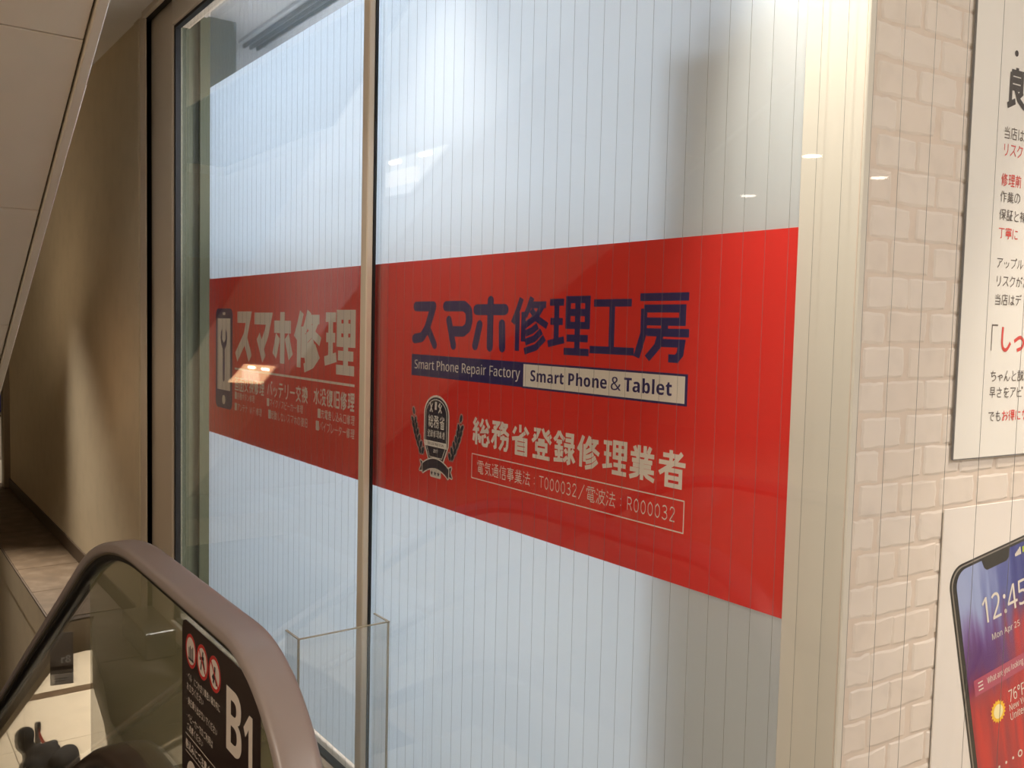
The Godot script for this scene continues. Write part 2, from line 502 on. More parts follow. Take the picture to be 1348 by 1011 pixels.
	"カ": "8,28 86,28 82,84 72,95 58,92;46,4 44,44 12,96",
	"プ": "6,18 82,18 70,62 24,96;88,2 96,4 98,12 90,16 84,10 88,2",
	"ブ": "6,18 82,18 70,62 24,96;82,0 88,12;94,-2 100,10",
	"レ": "22,6 22,92 60,72 92,40",
	"ル": "30,12 28,56 6,92;60,8 60,90 94,52",
	"ベ": "~5,62 36,28 94,80;66,16 74,28;80,8 88,20",
	"し": "~28,6 26,40 28,74 44,92 66,90 90,66",
	"な": "6,24 56,24;36,4 14,60;64,18 94,34;~68,38 68,80 48,94 34,84 46,72 70,80 92,94",
	"い": "~14,20 16,66 32,90 44,70;~72,26 88,46 92,70",
	"の": "~52,16 42,76 20,84 8,56 24,20 56,12 88,34 86,68 56,94",
	"み": "~18,14 56,14 38,56 16,84 6,66 30,54 62,64 94,84;82,40 74,70 52,96",
	"と": "32,6 40,40;~86,30 34,56 24,80 46,94 88,92",
	"に": "16,10 12,94;46,24 88,24;~46,62 48,86 90,86",
	"つ": "~6,38 56,20 90,44 72,78 32,90",
	"っ": "~12,60 56,44 84,60 72,84 36,94",
	"か": "6,32 56,32 52,84 34,92;36,6 8,92;74,26 94,60",
	"が": "6,32 56,32 52,84 34,92;36,6 8,92;72,34 90,64;76,6 84,20;90,2 97,16",
	"ま": "12,20 88,20;14,44 86,44;~52,4 52,84 28,94 16,78 44,70 86,94",
	"り": "~24,8 20,40 26,60;~70,6 78,46 44,96",
	"お": "8,28 58,28;~34,6 34,86 14,84 30,60 70,48 90,68 64,94;74,18 92,34",
	"ち": "8,24 84,24;~42,4 24,56 64,44 88,62 70,88 34,95",
	"く": "70,6 24,50 74,96",
	"だ": "8,26 60,26;36,4 12,94;54,46 90,46;~52,66 56,90 92,88;78,6 84,20;90,2 96,16",
	"さ": "10,30 90,30;44,4 76,58;~66,60 24,64 30,90 78,92",
	"を": "14,20 84,20;~46,4 20,54 52,46 54,80;~92,42 40,64 36,90 88,92",
	"で": "8,20 90,18;~88,18 50,44 50,80 84,92;72,40 78,54;86,34 93,48",
	"て": "8,20 90,18;~88,18 50,44 50,80 84,92",
	"ご": "20,22 76,22;~18,60 30,86 90,86;80,2 86,14;93,0 99,12",
	"は": "16,8 14,94;42,30 96,30;~72,8 72,80 52,92 40,80 60,70 96,92",
	"ゃ": "~14,58 72,46 84,62 58,70;34,44 50,96;58,36 64,48",
	"ん": "~52,4 8,94 40,56 52,88 72,92 94,62",
	"あ": "12,20 86,20;~42,4 40,60 52,92;~70,34 40,84 14,86 22,60 66,44 92,66 66,96",
	"も": "~44,4 34,70 50,94 84,84 80,60;14,28 74,28;12,52 72,52",
	"「": "96,4 52,4 52,100",
	"・": "44,50 56,50",
	"／": "84,2 16,98",
	"：": "46,32 54,32;46,74 54,74",
	"W": "4,10 28,90 50,24 72,90 96,10",
	"i": "50,36 50,90;50,12 50,20",
	"F": "20,90 20,10 88,10;20,48 76,48",
	"T": "6,10 94,10;50,10 50,92",
	"R": "18,92 18,10 62,10 82,24 76,44 58,52 18,52;54,52 88,92",
	"0": "~50,8 22,26 16,50 22,76 50,92 78,76 84,50 78,26 50,8",
	"2": "~16,28 34,9 70,12 80,34 50,62 16,92;16,92 88,92",
	"3": "~16,16 52,8 78,24 66,44 40,48;~40,48 76,54 84,76 54,93 14,84",
	"B": "18,4 18,96;18,8 56,8 78,16 82,30 76,42 58,48 18,48;58,48 80,56 86,72 80,86 58,92 18,92",
	"1": "4,22 30,18 46,7 62,7;55,4 55,104",
	"ス丸": "16,17 80,17 58,62 40,80 13,84;60,60 86,95",
	"マ丸": "14,17 72,17 86,26 88,44 84,58 70,66 40,66;24,44 40,94",
	"ホ丸": "50,7 50,93;11,24 89,24;20,52 8,92;82,50 84,93",
}

func strokes(ch: String) -> Array:
	var out := []
	if not G.has(ch):
		return out
	for part in G[ch].split(";", false):
		var curved: bool = part.begins_with("~")
		var pts := PackedVector2Array()
		for w in part.trim_prefix("~").split(" ", false):
			var n: PackedFloat64Array = w.split_floats(",")
			pts.append(Vector2(n[0], n[1]))
		if curved and pts.size() > 2:
			var fine := PackedVector2Array()
			for i in pts.size() - 1:
				var a := pts[maxi(i - 1, 0)]
				var d := pts[mini(i + 2, pts.size() - 1)]
				for k in 5:
					fine.append(pts[i].cubic_interpolate(pts[i + 1], a, d, k / 5.0))
			fine.append(pts[pts.size() - 1])
			pts = fine
		out.append(pts)
	return out

var lift := 0.0      # each piece of a character lies a hair above the last

func add_stroke(st: SurfaceTool, pts: PackedVector2Array, half: float, at: Vector2, s: Vector2, round_ends: bool):
	# at: upper left corner of the field, s: width and height of the field; the pen is round or square in the field
	var put := func(p: Vector2) -> Vector3: return Vector3(at.x + p.x / 100.0 * s.x, at.y - p.y / 100.0 * s.y, lift)
	for i in pts.size() - 1:
		var a := pts[i]
		var b := pts[i + 1]
		var d := (b - a).normalized()
		var n := Vector2(-d.y, d.x) * half
		lift += 0.000012
		quad(st, put.call(a - n), put.call(b - n), put.call(b + n), put.call(a + n))
	for i in pts.size():
		lift += 0.000012
		var inner := i > 0 and i < pts.size() - 1
		var shut := pts[0].distance_to(pts[pts.size() - 1]) < 0.5
		if inner and not round_ends:      # mitred corner
			var d0 := (pts[i] - pts[i - 1]).normalized()
			var d1 := (pts[i + 1] - pts[i]).normalized()
			corner(st, put, pts[i], d0, d1, half)
		elif not inner and shut and not round_ends:
			if i == 0:
				corner(st, put, pts[0], (pts[0] - pts[pts.size() - 2]).normalized(), (pts[1] - pts[0]).normalized(), half)
		elif round_ends:
			for k in 10:
				var p := Vector2.from_angle(TAU * k / 10) * half
				var q := Vector2.from_angle(TAU * (k + 1) / 10) * half
				for v in [pts[i], pts[i] + p, pts[i] + q]:
					st.add_vertex(put.call(v))

func corner(st: SurfaceTool, put: Callable, p: Vector2, d0: Vector2, d1: Vector2, half: float):
	var turn := d0.cross(d1)
	if absf(turn) < 0.02:
		return
	var side := -signf(turn)
	var n0 := Vector2(-d0.y, d0.x) * half * side
	var n1 := Vector2(-d1.y, d1.x) * half * side
	var m := (n0 + n1).normalized()
	var reach := half / maxf(m.dot(n0.normalized()), 0.45)
	var fan := [p, p + n0, p + m * reach, p, p + m * reach, p + n1]
	if side > 0:
		fan.reverse()
	for v in fan:
		st.add_vertex(put.call(v))

func line_mesh(text: String, x0: float, x1: float, y_top: float, y_bottom: float, half: float, round_ends := false, widths := {}) -> ArrayMesh:
	# a line of text spread from x0 to x1; widths: share of a full field for narrow characters
	var st := SurfaceTool.new()
	st.begin(Mesh.PRIMITIVE_TRIANGLES)
	st.set_smooth_group(-1)
	var total := 0.0
	for ch in text:
		total += widths.get(ch, 1.0)
	var unit := (x1 - x0) / total
	var x := x0
	for ch in text:
		var w: float = widths.get(ch, 1.0)
		if ch == "■":
			quad(st, Vector3(x + 0.08 * unit, y_top, 0), Vector3(x + 0.92 * unit * w, y_top, 0), Vector3(x + 0.92 * unit * w, y_bottom, 0), Vector3(x + 0.08 * unit, y_bottom, 0))
		lift = 0.0
		for s in strokes(ch):
			add_stroke(st, s, half, Vector2(x + unit * w * 0.035, y_top), Vector2(unit * w * 0.93, y_top - y_bottom), round_ends)
		x += unit * w
	st.generate_normals()
	return st.commit()

func letters(called: String, text: String, x0: float, x1: float, y_top: float, y_bottom: float, half: float, m: Material, parent: Node, z: float, round_ends := false, widths := {}) -> MeshInstance3D:
	return obj(called, line_mesh(text, x0, x1, y_top, y_bottom, half, round_ends, widths), m, parent, Vector3(0, 0, z))

func latin(called: String, text: String, f: Font, lo: Vector2, hi: Vector2, m: Material, parent: Node, z: float) -> MeshInstance3D:
	# lettering set in a font, fitted to the box lo..hi
	var t := TextMesh.new()
	t.text = text
	t.font = f
	t.font_size = 48
	t.depth = 0.0
	t.pixel_size = 0.01
	t.curve_step = 1.0
	var b := t.get_aabb()
	var o := obj(called, t, m, parent)
	var s := Vector2((hi.x - lo.x) / b.size.x, (hi.y - lo.y) / b.size.y)
	o.scale = Vector3(s.x, s.y, 1)
	o.position = Vector3(lo.x - b.position.x * s.x, lo.y - b.position.y * s.y, z)
	return o

func bar(st: SurfaceTool, a: Vector2, b: Vector2, w: float):
	var d := (b - a).normalized()
	var n := Vector2(-d.y, d.x) * w / 2
	quad(st, Vector3(a.x + n.x, a.y + n.y, 0), Vector3(b.x + n.x, b.y + n.y, 0), Vector3(b.x - n.x, b.y - n.y, 0), Vector3(a.x - n.x, a.y - n.y, 0))

func ring(r0: float, r1: float, n := 28) -> ArrayMesh:
	var st := begin()
	for i in n:
		var a := Vector2.from_angle(TAU * i / n)
		var b := Vector2.from_angle(TAU * (i + 1) / n)
		quad(st, Vector3(a.x * r1, a.y * r1, 0), Vector3(a.x * r0, a.y * r0, 0), Vector3(b.x * r0, b.y * r0, 0), Vector3(b.x * r1, b.y * r1, 0))
	return finish(st)

# ------------------------------------------------------------------ the setting
func plan(poly: PackedVector2Array, thick: float) -> ArrayMesh:
	# polygon given in x, z; its top face lies at y = 0
	var flipped := PackedVector2Array()
	for v in poly:
		flipped.append(Vector2(v.x, -v.y))
	return prism(flipped, thick)

func shell():
	var fl := structure("floor")
	span("slab", Vector3(-2.95, -0.35, -0.02), Vector3(6, 0, 0.64), M.floor_stone, fl)
	span("slab", Vector3(-2.0, -0.35, 0.64), Vector3(6, 0, 2.0), M.floor_stone, fl)
	span("slab", Vector3(-24, -0.35, 2.0), Vector3(6, 0, 10), M.floor_stone, fl)
	span("slab", Vector3(-24, -0.35, 0.5), Vector3(-7.9, -0.12, 2.0), M.floor_stone, fl)
	span("slab", Vector3(-24, -0.35, -6), Vector3(-10.62, -0.12, 0.5), M.tile_white, fl)
	# the ledge beside the escalator well: stone tiles, open towards the well at a rounded notch
	var lg := structure("floor_ledge")
	obj("fascia", plan(PackedVector2Array([Vector2(-10.62, -0.1), Vector2(-2.95, -0.1), Vector2(-2.95, 0.5), Vector2(-4.1, 0.5), Vector2(-4.55, 0.431), Vector2(-5.04, 0.379), Vector2(-5.44, 0.30), Vector2(-5.60, 0.258), Vector2(-5.612, 0.3), Vector2(-5.585, 0.42), Vector2(-5.6, 0.488), Vector2(-10.62, 0.488)]), 0.19), M.wall_cream, lg, Vector3(0, -0.134, 0), Vector3(-90, 0, 0))
	obj("rim", plan(PackedVector2Array([Vector2(-10.62, -0.1), Vector2(-2.95, -0.1), Vector2(-2.95, 0.5), Vector2(-4.1, 0.5), Vector2(-4.55, 0.431), Vector2(-5.04, 0.379), Vector2(-5.44, 0.30), Vector2(-5.60, 0.258), Vector2(-5.612, 0.3), Vector2(-5.585, 0.42), Vector2(-5.6, 0.488), Vector2(-10.62, 0.488)]), 0.011), M.baseboard, lg, Vector3(0, -0.124, 0), Vector3(-90, 0, 0))
	var x := -10.62
	while x < -5.9:
		var w := minf(0.62, -5.62 - x)
		span("tile", Vector3(x, -0.126, 0.082), Vector3(x + w - 0.005, -0.12, 0.478), M.ledge_stone, lg)
		x += 0.62
	for q in [[-5.6, -4.8], [-4.795, -3.9], [-3.895, -2.95]]:
		var rim := PackedVector2Array([Vector2(q[0], 0.0), Vector2(q[1], 0.0)])
		for k in 7:
			var xx := lerpf(q[1], q[0], k / 6.0)
			rim.append(Vector2(xx, notch_edge(xx)))
		obj("tile", plan(rim, 0.006), M.ledge_stone, lg, Vector3(0, -0.12, 0), Vector3(-90, 0, 0))
	var fc := structure("wall_well")
	obj("cladding", prism(PackedVector2Array([Vector2(-5.6, -0.324), Vector2(-5.6, -0.34), Vector2(-12.7, -4.4), Vector2(-20, -4.4), Vector2(-20, -0.324)]), 0.05), M.wall_cream, fc, Vector3(0, 0, 0.486))
	# the cream wall left of the window
	var wl := structure("wall_left")
	span("face", Vector3(-10.25, -0.35, -0.2), Vector3(-5.347, CEIL, 0.08), M.wall_cream, wl)
	span("moulding", Vector3(-5.347, -0.12, 0.05), Vector3(-5.25, CEIL, 0.09), M.wall_cream, wl, 0.006)
	span("moulding", Vector3(-5.246, -0.12, 0.075), Vector3(-5.139, CEIL, 0.083), M.frame, wl, 0.002)
	span("shutter_channel", Vector3(-5.347, -0.35, -0.1), Vector3(-5.18, CEIL, 0.03), M.black, wl)
	var bb := structure("baseboard_left")
	span("board", Vector3(-10.25, -0.119, 0.0801), Vector3(-5.35, -0.02, 0.095), M.baseboard, bb, 0.004)
	# ceilings
	var ce := structure("ceiling")
	span("panel", Vector3(-10.25, CEIL, -0.2), Vector3(6, CEIL + 0.1, 0.75), M.ceiling_white, ce)
	span("panel", Vector3(-24, CEIL, 2.08), Vector3(-10.3, CEIL + 0.1, 10), M.ceiling_white, ce)
	span("panel", Vector3(-7.9, CEIL, 2.08), Vector3(6, CEIL + 0.1, 10), M.ceiling_white, ce)
	span("panel", Vector3(-10.3, CEIL, 2.08), Vector3(-7.9, CEIL + 0.1, 3.0), M.ceiling_white, ce)
	span("panel", Vector3(-10.3, CEIL, 4.7), Vector3(-7.9, CEIL + 0.1, 10), M.ceiling_white, ce)
	span("panel", Vector3(-24, CEIL, -6), Vector3(-10.25, CEIL + 0.1, 2.08), M.ceiling_white, ce)
	span("shutter_slot", Vector3(-5.3, CEIL - 0.03, 0.05), Vector3(2, CEIL - 0.001, 0.08), M.black, ce)
	span("shutter_lip", Vector3(-5.139, CEIL - 0.03, 0.08), Vector3(2, CEIL - 0.001, 0.1), M.frame, ce)
	# far walls of the hall
	var wb := structure("wall_back")
	span("face", Vector3(-24, -0.1, 10), Vector3(6, CEIL + 0.1, 10.2), M.wall_cream, wb)
	var wr := structure("wall_hall_right")
	span("face", Vector3(6, -0.1, -0.2), Vector3(6.2, CEIL + 0.1, 10.2), M.wall_cream, wr)
	var wf := structure("wall_far")
	span("face", Vector3(-24.2, -0.3, -6), Vector3(-24, CEIL + 0.1, 10.2), M.wall_cream, wf)

func notch_edge(x: float) -> float:
	for q in [[-5.6, 0.25, -5.44, 0.292], [-5.44, 0.292, -5.04, 0.371], [-5.04, 0.371, -4.55, 0.423], [-4.55, 0.423, -4.1, 0.492], [-4.1, 0.492, -2.9, 0.492]]:
		if x <= q[2]:
			return lerpf(q[1], q[3], (x - q[0]) / (q[2] - q[0]))
	return 0.492

func shop_window():
	var w := structure("window_1", Vector3.ZERO, "shop window of wired glass in a beige frame")
	span("jamb", Vector3(-5.185, -0.12, 0.0), Vector3(-4.797, CEIL, 0.04), M.frame, w, 0.004)
	span("plinth", Vector3(-5.18, -0.119, 0.041), Vector3(-4.70, 0.02, 0.2), M.steel, w, 0.006)
	span("gasket", Vector3(-4.796, 0.045, 0.004), Vector3(-4.772, 3.1, 0.03), M.gasket, w)
	span("head", Vector3(-4.797, 3.1, -0.05), Vector3(1.3, CEIL - 0.03, 0.04), M.frame, w, 0.004)
	span("gasket", Vector3(-4.797, 3.085, 0.004), Vector3(1.2, 3.1, 0.03), M.gasket, w)
	span("sill", Vector3(-4.797, -0.05, -0.05), Vector3(1.3, 0.043, 0.05), M.frame, w, 0.004)
	span("gasket", Vector3(-4.797, 0.043, 0.004), Vector3(1.2, 0.054, 0.03), M.gasket, w)
	span("jamb", Vector3(1.2, 0.043, -0.05), Vector3(1.3, 3.1, 0.04), M.frame, w, 0.004)
	span("mullion", Vector3(-2.695, 0.045, 0.013), Vector3(-2.653, 3.1, 0.036), M.frame, w, 0.003)
	span("gasket", Vector3(-2.69, 0.045, 0.0035), Vector3(-2.651, 3.1, 0.013), M.gasket, w)
	var wire := CylinderMesh.new()
	wire.top_radius = 0.00034
	wire.bottom_radius = 0.00034
	wire.height = 3.07
	wire.radial_segments = 5
	wire.rings = 1
	var x := -0.682 + 0.0525 * 35
	for pane in [[-2.66, 1.2], [-4.79, -2.68]]:
		var p := span("glass_pane", Vector3(pane[0], 0.035, -0.0034), Vector3(pane[1], 3.11, 0.0034), M.glass, w)
		while x > pane[0] + 0.02:
			if x < pane[1] - 0.02:
				obj("wire", wire, M.wire, p, Vector3(x - p.position.x, 0, 0))
			x -= 0.0525

func partition():
	# the end of the shop's side wall: a white post against the glass, and the brick-papered face beside it
	var post := structure("wall_post")
	span("face", Vector3(-1.045, 0, -0.3), Vector3(-0.921, 3.25, -0.02), M.post_white, post, 0.002)
	var w := structure("wall_right")
	w.transform = brick_place()
	obj("mortar", box(Vector3(2.4, 3.25, 0.1)), M.mortar, w, Vector3(1.2, 1.625, -0.05))
	obj("corner_bead", chamfer(Vector3(0.018, 3.25, 0.006), 0.002), M.post_white, w, Vector3(0.009, 1.625, 0.002))
	var rng := RandomNumberGenerator.new()
	rng.seed = 41
	var variants := []
	for k in 4:
		variants.append(brick_mesh(Vector3(0.108 + 0.004 * (k % 2), 0.055 + 0.0015 * (k / 2), 0.0015), rng))
	var row := 0
	var y := 0.478
	while y < 2.52:
		var start := -0.03 if row % 2 == 0 else -0.09
		for k in 8:
			var cx := start + 0.059 + 0.118 * k + rng.randf_range(-0.006, 0.006)
			var v: int = rng.randi() % 4
			if cx + 0.056 < 0.05 or cx > 0.8:
				continue
			var mesh: Mesh = variants[v]
			if cx - 0.056 < 0.02:      # cut at the corner
				mesh = brick_mesh(Vector3(cx + 0.056 - 0.021, 0.056, 0.0015), rng)
				cx = (cx + 0.056 + 0.021) / 2
			obj("brick", mesh, M.brick if rng.randf() < 0.6 else M.brick_b, w, Vector3(cx, y + 0.031 + rng.randf_range(-0.002, 0.002), 0.0003), Vector3(0, 0, rng.randf_range(-1.2, 1.2)))
		row += 1
		y += 0.0625

func brick_place() -> Transform3D:
	var u := Vector3(0.102, 0, -0.9948)
	return Transform3D(Basis(u, Vector3.UP, u.cross(Vector3.UP)), Vector3(-0.921, 0, -0.02))

func brick_mesh(s: Vector3, rng: RandomNumberGenerator) -> ArrayMesh:
	# a thin brick slip with an uneven rim
	var rim := PackedVector2Array()
	var n := 5
	for side in 4:
		for i in n:
			var t := float(i) / n
			var a: Vector2 = [Vector2(-1, -1), Vector2(1, -1), Vector2(1, 1), Vector2(-1, 1)][side]
			var b: Vector2 = [Vector2(1, -1), Vector2(1, 1), Vector2(-1, 1), Vector2(-1, -1)][side]
			var p := a.lerp(b, t) * Vector2(s.x, s.y) / 2
			if i == 0:
				p *= 0.975
			rim.append(p + Vector2(rng.randf_range(-1, 1), rng.randf_range(-1, 1)) * 0.0022)
	var st := begin()
	var k := rim.size()
	for i in k:
		var a := rim[i]
		var b := rim[(i + 1) % k]
		var ia := a - a.normalized() * 0.006
		var ib := b - b.normalized() * 0.006
		quad(st, Vector3(a.x, a.y, 0), Vector3(ia.x, ia.y, s.z), Vector3(ib.x, ib.y, s.z), Vector3(b.x, b.y, 0))
		for v in [Vector3(ia.x, ia.y, s.z), Vector3(0, 0, s.z), Vector3(ib.x, ib.y, s.z)]:
			st.add_vertex(v)
	return finish(st)

# ------------------------------------------------------------------ escalators
func rail_y(x: float, off: float) -> float:
	# height of the handrail's centre line, or of a line set off from it, over the level, the bend and the slope
	var r := 1.5 + off
	var a := atan(SLOPE)
	if x > -2.64:
		return 0.942 + off
	if x > -2.64 - r * sin(a):
		return -0.558 + sqrt(r * r - (x + 2.64) * (x + 2.64))
	return -0.558 + r * cos(a) - SLOPE * (-2.64 - r * sin(a) - x)

func rail_path(off: float, from_deg: float, far: float) -> Array:
	var pts := []
	var tan_ := []
	var rc := 0.385 + off
	var a := from_deg
	while a < 89.9:
		var r := deg_to_rad(a)
		pts.append(Vector2(-1.90 + cos(r) * rc, 0.557 + sin(r) * rc))
		tan_.append(Vector2(-sin(r), cos(r)))
		a += 5.0
	for x in [-1.90, -2.2, -2.5, -2.64]:
		pts.append(Vector2(x, 0.942 + off))
		tan_.append(Vector2(-1, 0))
	var bend := atan(SLOPE)
	for i in range(1, 13):
		var t := bend * i / 12
		pts.append(Vector2(-2.64 - sin(t) * (1.5 + off), -0.558 + cos(t) * (1.5 + off)))
		tan_.append(Vector2(-cos(t), -sin(t)))
	pts.append(Vector2(far, rail_y(far, off)))
	tan_.append(Vector2(-cos(bend), -sin(bend)))
	return [pts, tan_]

func oval(w: float, h: float, power := 2.8, n := 24) -> PackedVector2Array:
	var p := PackedVector2Array()
	for i in n:
		var a := TAU * i / n
		p.append(Vector2(signf(cos(a)) * pow(absf(cos(a)), 2.0 / power) * w / 2, signf(sin(a)) * pow(absf(sin(a)), 2.0 / power) * h / 2))
	return p

func pane_shape(x1: float, x0: float) -> PackedVector2Array:
	var top := PackedVector2Array()
	var bottom := PackedVector2Array()
	for i in 13:
		var x := lerpf(x1, x0, i / 12.0)
		top.append(Vector2(x, rail_y(x, -0.03)))
		bottom.append(Vector2(x, rail_y(x, -0.61)))
	bottom.reverse()
	top.append_array(bottom)
	return top

func escalator():
	var t := thing("escalator", "escalator going down beside the shop window, with brown handrails and clear glass sides", "escalator")
	var far := -11.4
	for side in [RAIL_Z, RAIL_Z + 1.18]:
		var p := rail_path(0.0, -70.0, far)
		var hr := obj("handrail", sweep(p[0], p[1], oval(0.088, 0.036, 4.2, 32)), M.rubber, t, Vector3(0, 0, side))
		p = rail_path(-0.024, -70.0, far)
		obj("guide", sweep(p[0], p[1], PackedVector2Array([Vector2(-0.024, -0.016), Vector2(0.024, -0.016), Vector2(0.03, 0.012), Vector2(-0.03, 0.012)])), M.rubber_dark, hr)
		p = rail_path(-0.0185, -70.0, far)
		obj("guide_trim", sweep(p[0], p[1], PackedVector2Array([Vector2(-0.036, -0.002), Vector2(0.036, -0.002), Vector2(0.036, 0.002), Vector2(-0.036, 0.002)])), M.brushed, hr)
		# glass: the newel pane, then panes down the slope
		var poly := PackedVector2Array()
		for k in range(-8, 18):
			var a := deg_to_rad(k * 5.0)
			poly.append(Vector2(-1.90 + cos(a) * 0.352, 0.557 + sin(a) * 0.352))
		for i in 19:
			var x := lerpf(-1.9, -3.385, i / 18.0)
			poly.append(Vector2(x, rail_y(x, -0.03)))
		for i in 13:
			var x := lerpf(-3.385, -1.9, i / 12.0)
			poly.append(Vector2(x, rail_y(x, -0.61)))
		poly.append(Vector2(-1.68, 0.332))
		obj("glass_pane", prism(poly, 0.01), M.glass_veiled, t, Vector3(0, 0, side + 0.005))
		var x0 := -3.39
		for k in 5:
			obj("glass_pane", prism(pane_shape(x0, x0 - 1.533), 0.01), M.glass, t, Vector3(0, 0, side + 0.005))
			x0 -= 1.54
		# deck under the glass and the panels below it
		var dp := []
		var dt := []
		for i in 41:
			var x := lerpf(-1.62, far, i / 40.0) if i > 14 else lerpf(-1.62, -3.6, i / 14.0)
			if i > 14:
				x = lerpf(-3.6, far, (i - 14) / 26.0)
			dp.append(Vector2(x, rail_y(x, -0.64)))
			var e := 0.01
			dt.append(Vector2(-e, rail_y(x - e, -0.64) - rail_y(x, -0.64)).normalized())
		obj("deck", sweep(dp, dt, oval(0.16, 0.07, 3.5)), M.deck, t, Vector3(0, 0, side))
		var skirt := PackedVector2Array()
		for i in 21:
			var x := lerpf(-1.62, far, i / 20.0)
			skirt.append(Vector2(x, rail_y(x, -0.67)))
		for i in 21:
			var x := lerpf(far, -1.62, i / 20.0)
			skirt.append(Vector2(x, rail_y(x, -1.25)))
		obj("skirt_panel", prism(skirt, 0.10), M.brushed, t, Vector3(0, 0, side + 0.05))
	# landing plate and steps
	span("landing_plate", Vector3(-2.6, -0.05, RAIL_Z + 0.06), Vector3(-1.6, 0.004, RAIL_Z + 1.12), M.brushed, t)
	var tread := box(Vector3(0.395, 0.227, 1.0))
	for k in 20:
		var x := -2.8 - 0.4 * k
		var y := 0.0 if k == 0 else -0.06 - 0.227 * (k - 1)
		if x < far + 0.2:
			break
		obj("step", tread, M.step, t, Vector3(x, y - 0.1135, RAIL_Z + 0.59))

func upper_escalator():
	var t := thing("escalator_underside", "sloping cream panelled underside of the escalator above", "escalator", Vector3(-2.924, 2.558, 0))
	t.rotation.z = atan(0.549)
	var s := -0.184 - 0.93 * 5
	var panel := chamfer(Vector3(0.926, 0.03, 1.238), 0.003)
	for k in 12:
		obj("panel", panel, M.soffit_cream, t, Vector3(s + 0.465, 0.015, 1.41))
		s += 0.93
	obj("edge_trim", chamfer(Vector3(11.2, 0.075, 0.034), 0.004), M.soffit_cream, t, Vector3(0.75, 0.026, 0.768))
	obj("edge_trim", chamfer(Vector3(11.2, 0.075, 0.034), 0.004), M.soffit_cream, t, Vector3(0.75, 0.026, 2.052))
	obj("groove", box(Vector3(11.2, 0.01, 1.25)), M.joint, t, Vector3(0.75, 0.036, 1.41))
	obj("truss", box(Vector3(11.2, 0.85, 1.3)), M.soffit_cream, t, Vector3(0.75, 0.49, 1.41))

# ------------------------------------------------------------------ inside the shop
func shop_inside():
	var f := structure("floor_shop")
	span("slab", Vector3(-5.35, -0.35, -4.5), Vector3(3.2, 0.0, -0.05), M.floor_stone, f)
	var c := structure("ceiling_shop")
	span("panel", Vector3(-5.35, 3.25, -4.5), Vector3(3.2, 3.35, -0.05), M.shop_white, c)
	var b := structure("wall_shop_back")
	span("face", Vector3(-5.35, 0, -4.6), Vector3(3.2, 3.35, -4.5), M.shop_white, b)
	var l := structure("wall_shop_left")
	span("face", Vector3(-5.5, 0, -4.5), Vector3(-5.35, 3.35, -0.05), M.shop_white, l)
	var r := structure("wall_shop_right")
	span("face", Vector3(3.2, 0, -4.5), Vector3(3.35, 3.35, -0.05), M.shop_white, r)
	var cl := structure("wall_column")
	span("face", Vector3(-5.35, 0, -0.125), Vector3(-5.0, 3.25, -0.004), M.column_green, cl)
	span("groove", Vector3(-5.35, 0, -0.165), Vector3(-5.03, 3.25, -0.125), M.column_groove, cl)
	span("face", Vector3(-5.35, 0, -0.36), Vector3(-5.0, 3.25, -0.165), M.column_green, cl)
	var sh := span("translucent_sheet", Vector3(-4.42, 0.055, -0.034), Vector3(-1.046, 2.728, SHEET_Z), M.milky, self)
	tag(sh, "tall milky white sheet behind the wired glass, carrying the red banners", "sheet")
	var tr := span("tinted_panel", Vector3(-4.42, 2.73, -0.034), Vector3(-1.046, 3.08, SHEET_Z), M.glass_blue, self)
	tag(tr, "clear bluish strip panel above the milky white sheet", "panel")
	var rail := thing("curtain_rail", "dark triple track running along the shop ceiling behind the glass", "rail", Vector3(-3.2, 3.22, -0.55))
	for k in 3:
		obj("track", chamfer(Vector3(4.2, 0.022, 0.014), 0.002), M.rail_dark, rail, Vector3(0, 0.0, -0.04 + 0.04 * k))
	obj("base", box(Vector3(4.2, 0.018, 0.14)), M.shop_white, rail, Vector3(0, 0.02, 0))
	var cab := thing("storage_cabinet", "tall olive grey cabinet whose shape shows through the milky sheet", "cabinet", Vector3(-1.25, 0, -0.28))
	obj("body", chamfer(Vector3(0.37, 2.24, 0.36), 0.01), M.cabinet, cab, Vector3(0.0, 1.12, 0))
	obj("top", chamfer(Vector3(0.28, 0.05, 0.3), 0.01), M.cabinet, cab, Vector3(0.045, 2.265, 0))
	for k in [["long cool ceiling lamp over the milky sheet", Vector3(-3.5, 3.24, -1.5), Vector3(2.6, 0.025, 0.6)], ["short cool ceiling lamp deep in the shop", Vector3(-1.9, 3.24, -2.6), Vector3(1.2, 0.025, 0.6)]]:
		tag(obj("shop_ceiling_lamp", chamfer(k[2], 0.004), M.lamp_cool, self, k[1]), k[0], "lamp")
	var up := thing("added_shelf_uplight", "long uplight on a white shelf, unseen behind the sheet, added to brighten the shop ceiling", "lamp", Vector3(-3.4, 0, -0.7))  # shelf and lamp are made up to light the ceiling, out of view
	obj("shelf", chamfer(Vector3(2.7, 0.03, 0.24), 0.004), M.shop_white, up, Vector3(0, 2.36, 0))
	for x in [-1.3, 1.3]:
		obj("upright", chamfer(Vector3(0.03, 2.345, 0.03), 0.004), M.shop_white, up, Vector3(x, 1.1725, 0))
	obj("lamp_strip", chamfer(Vector3(2.6, 0.03, 0.12), 0.004), M.lamp_cool, up, Vector3(0, 2.39, 0))
	tag(obj("entrance_ceiling_lamp", chamfer(Vector3(0.8, 0.025, 0.8), 0.004), M.lamp_panel, self, Vector3(1.5, 3.24, -1.3)), "square warm ceiling lamp in front of the white brick wall", "lamp")

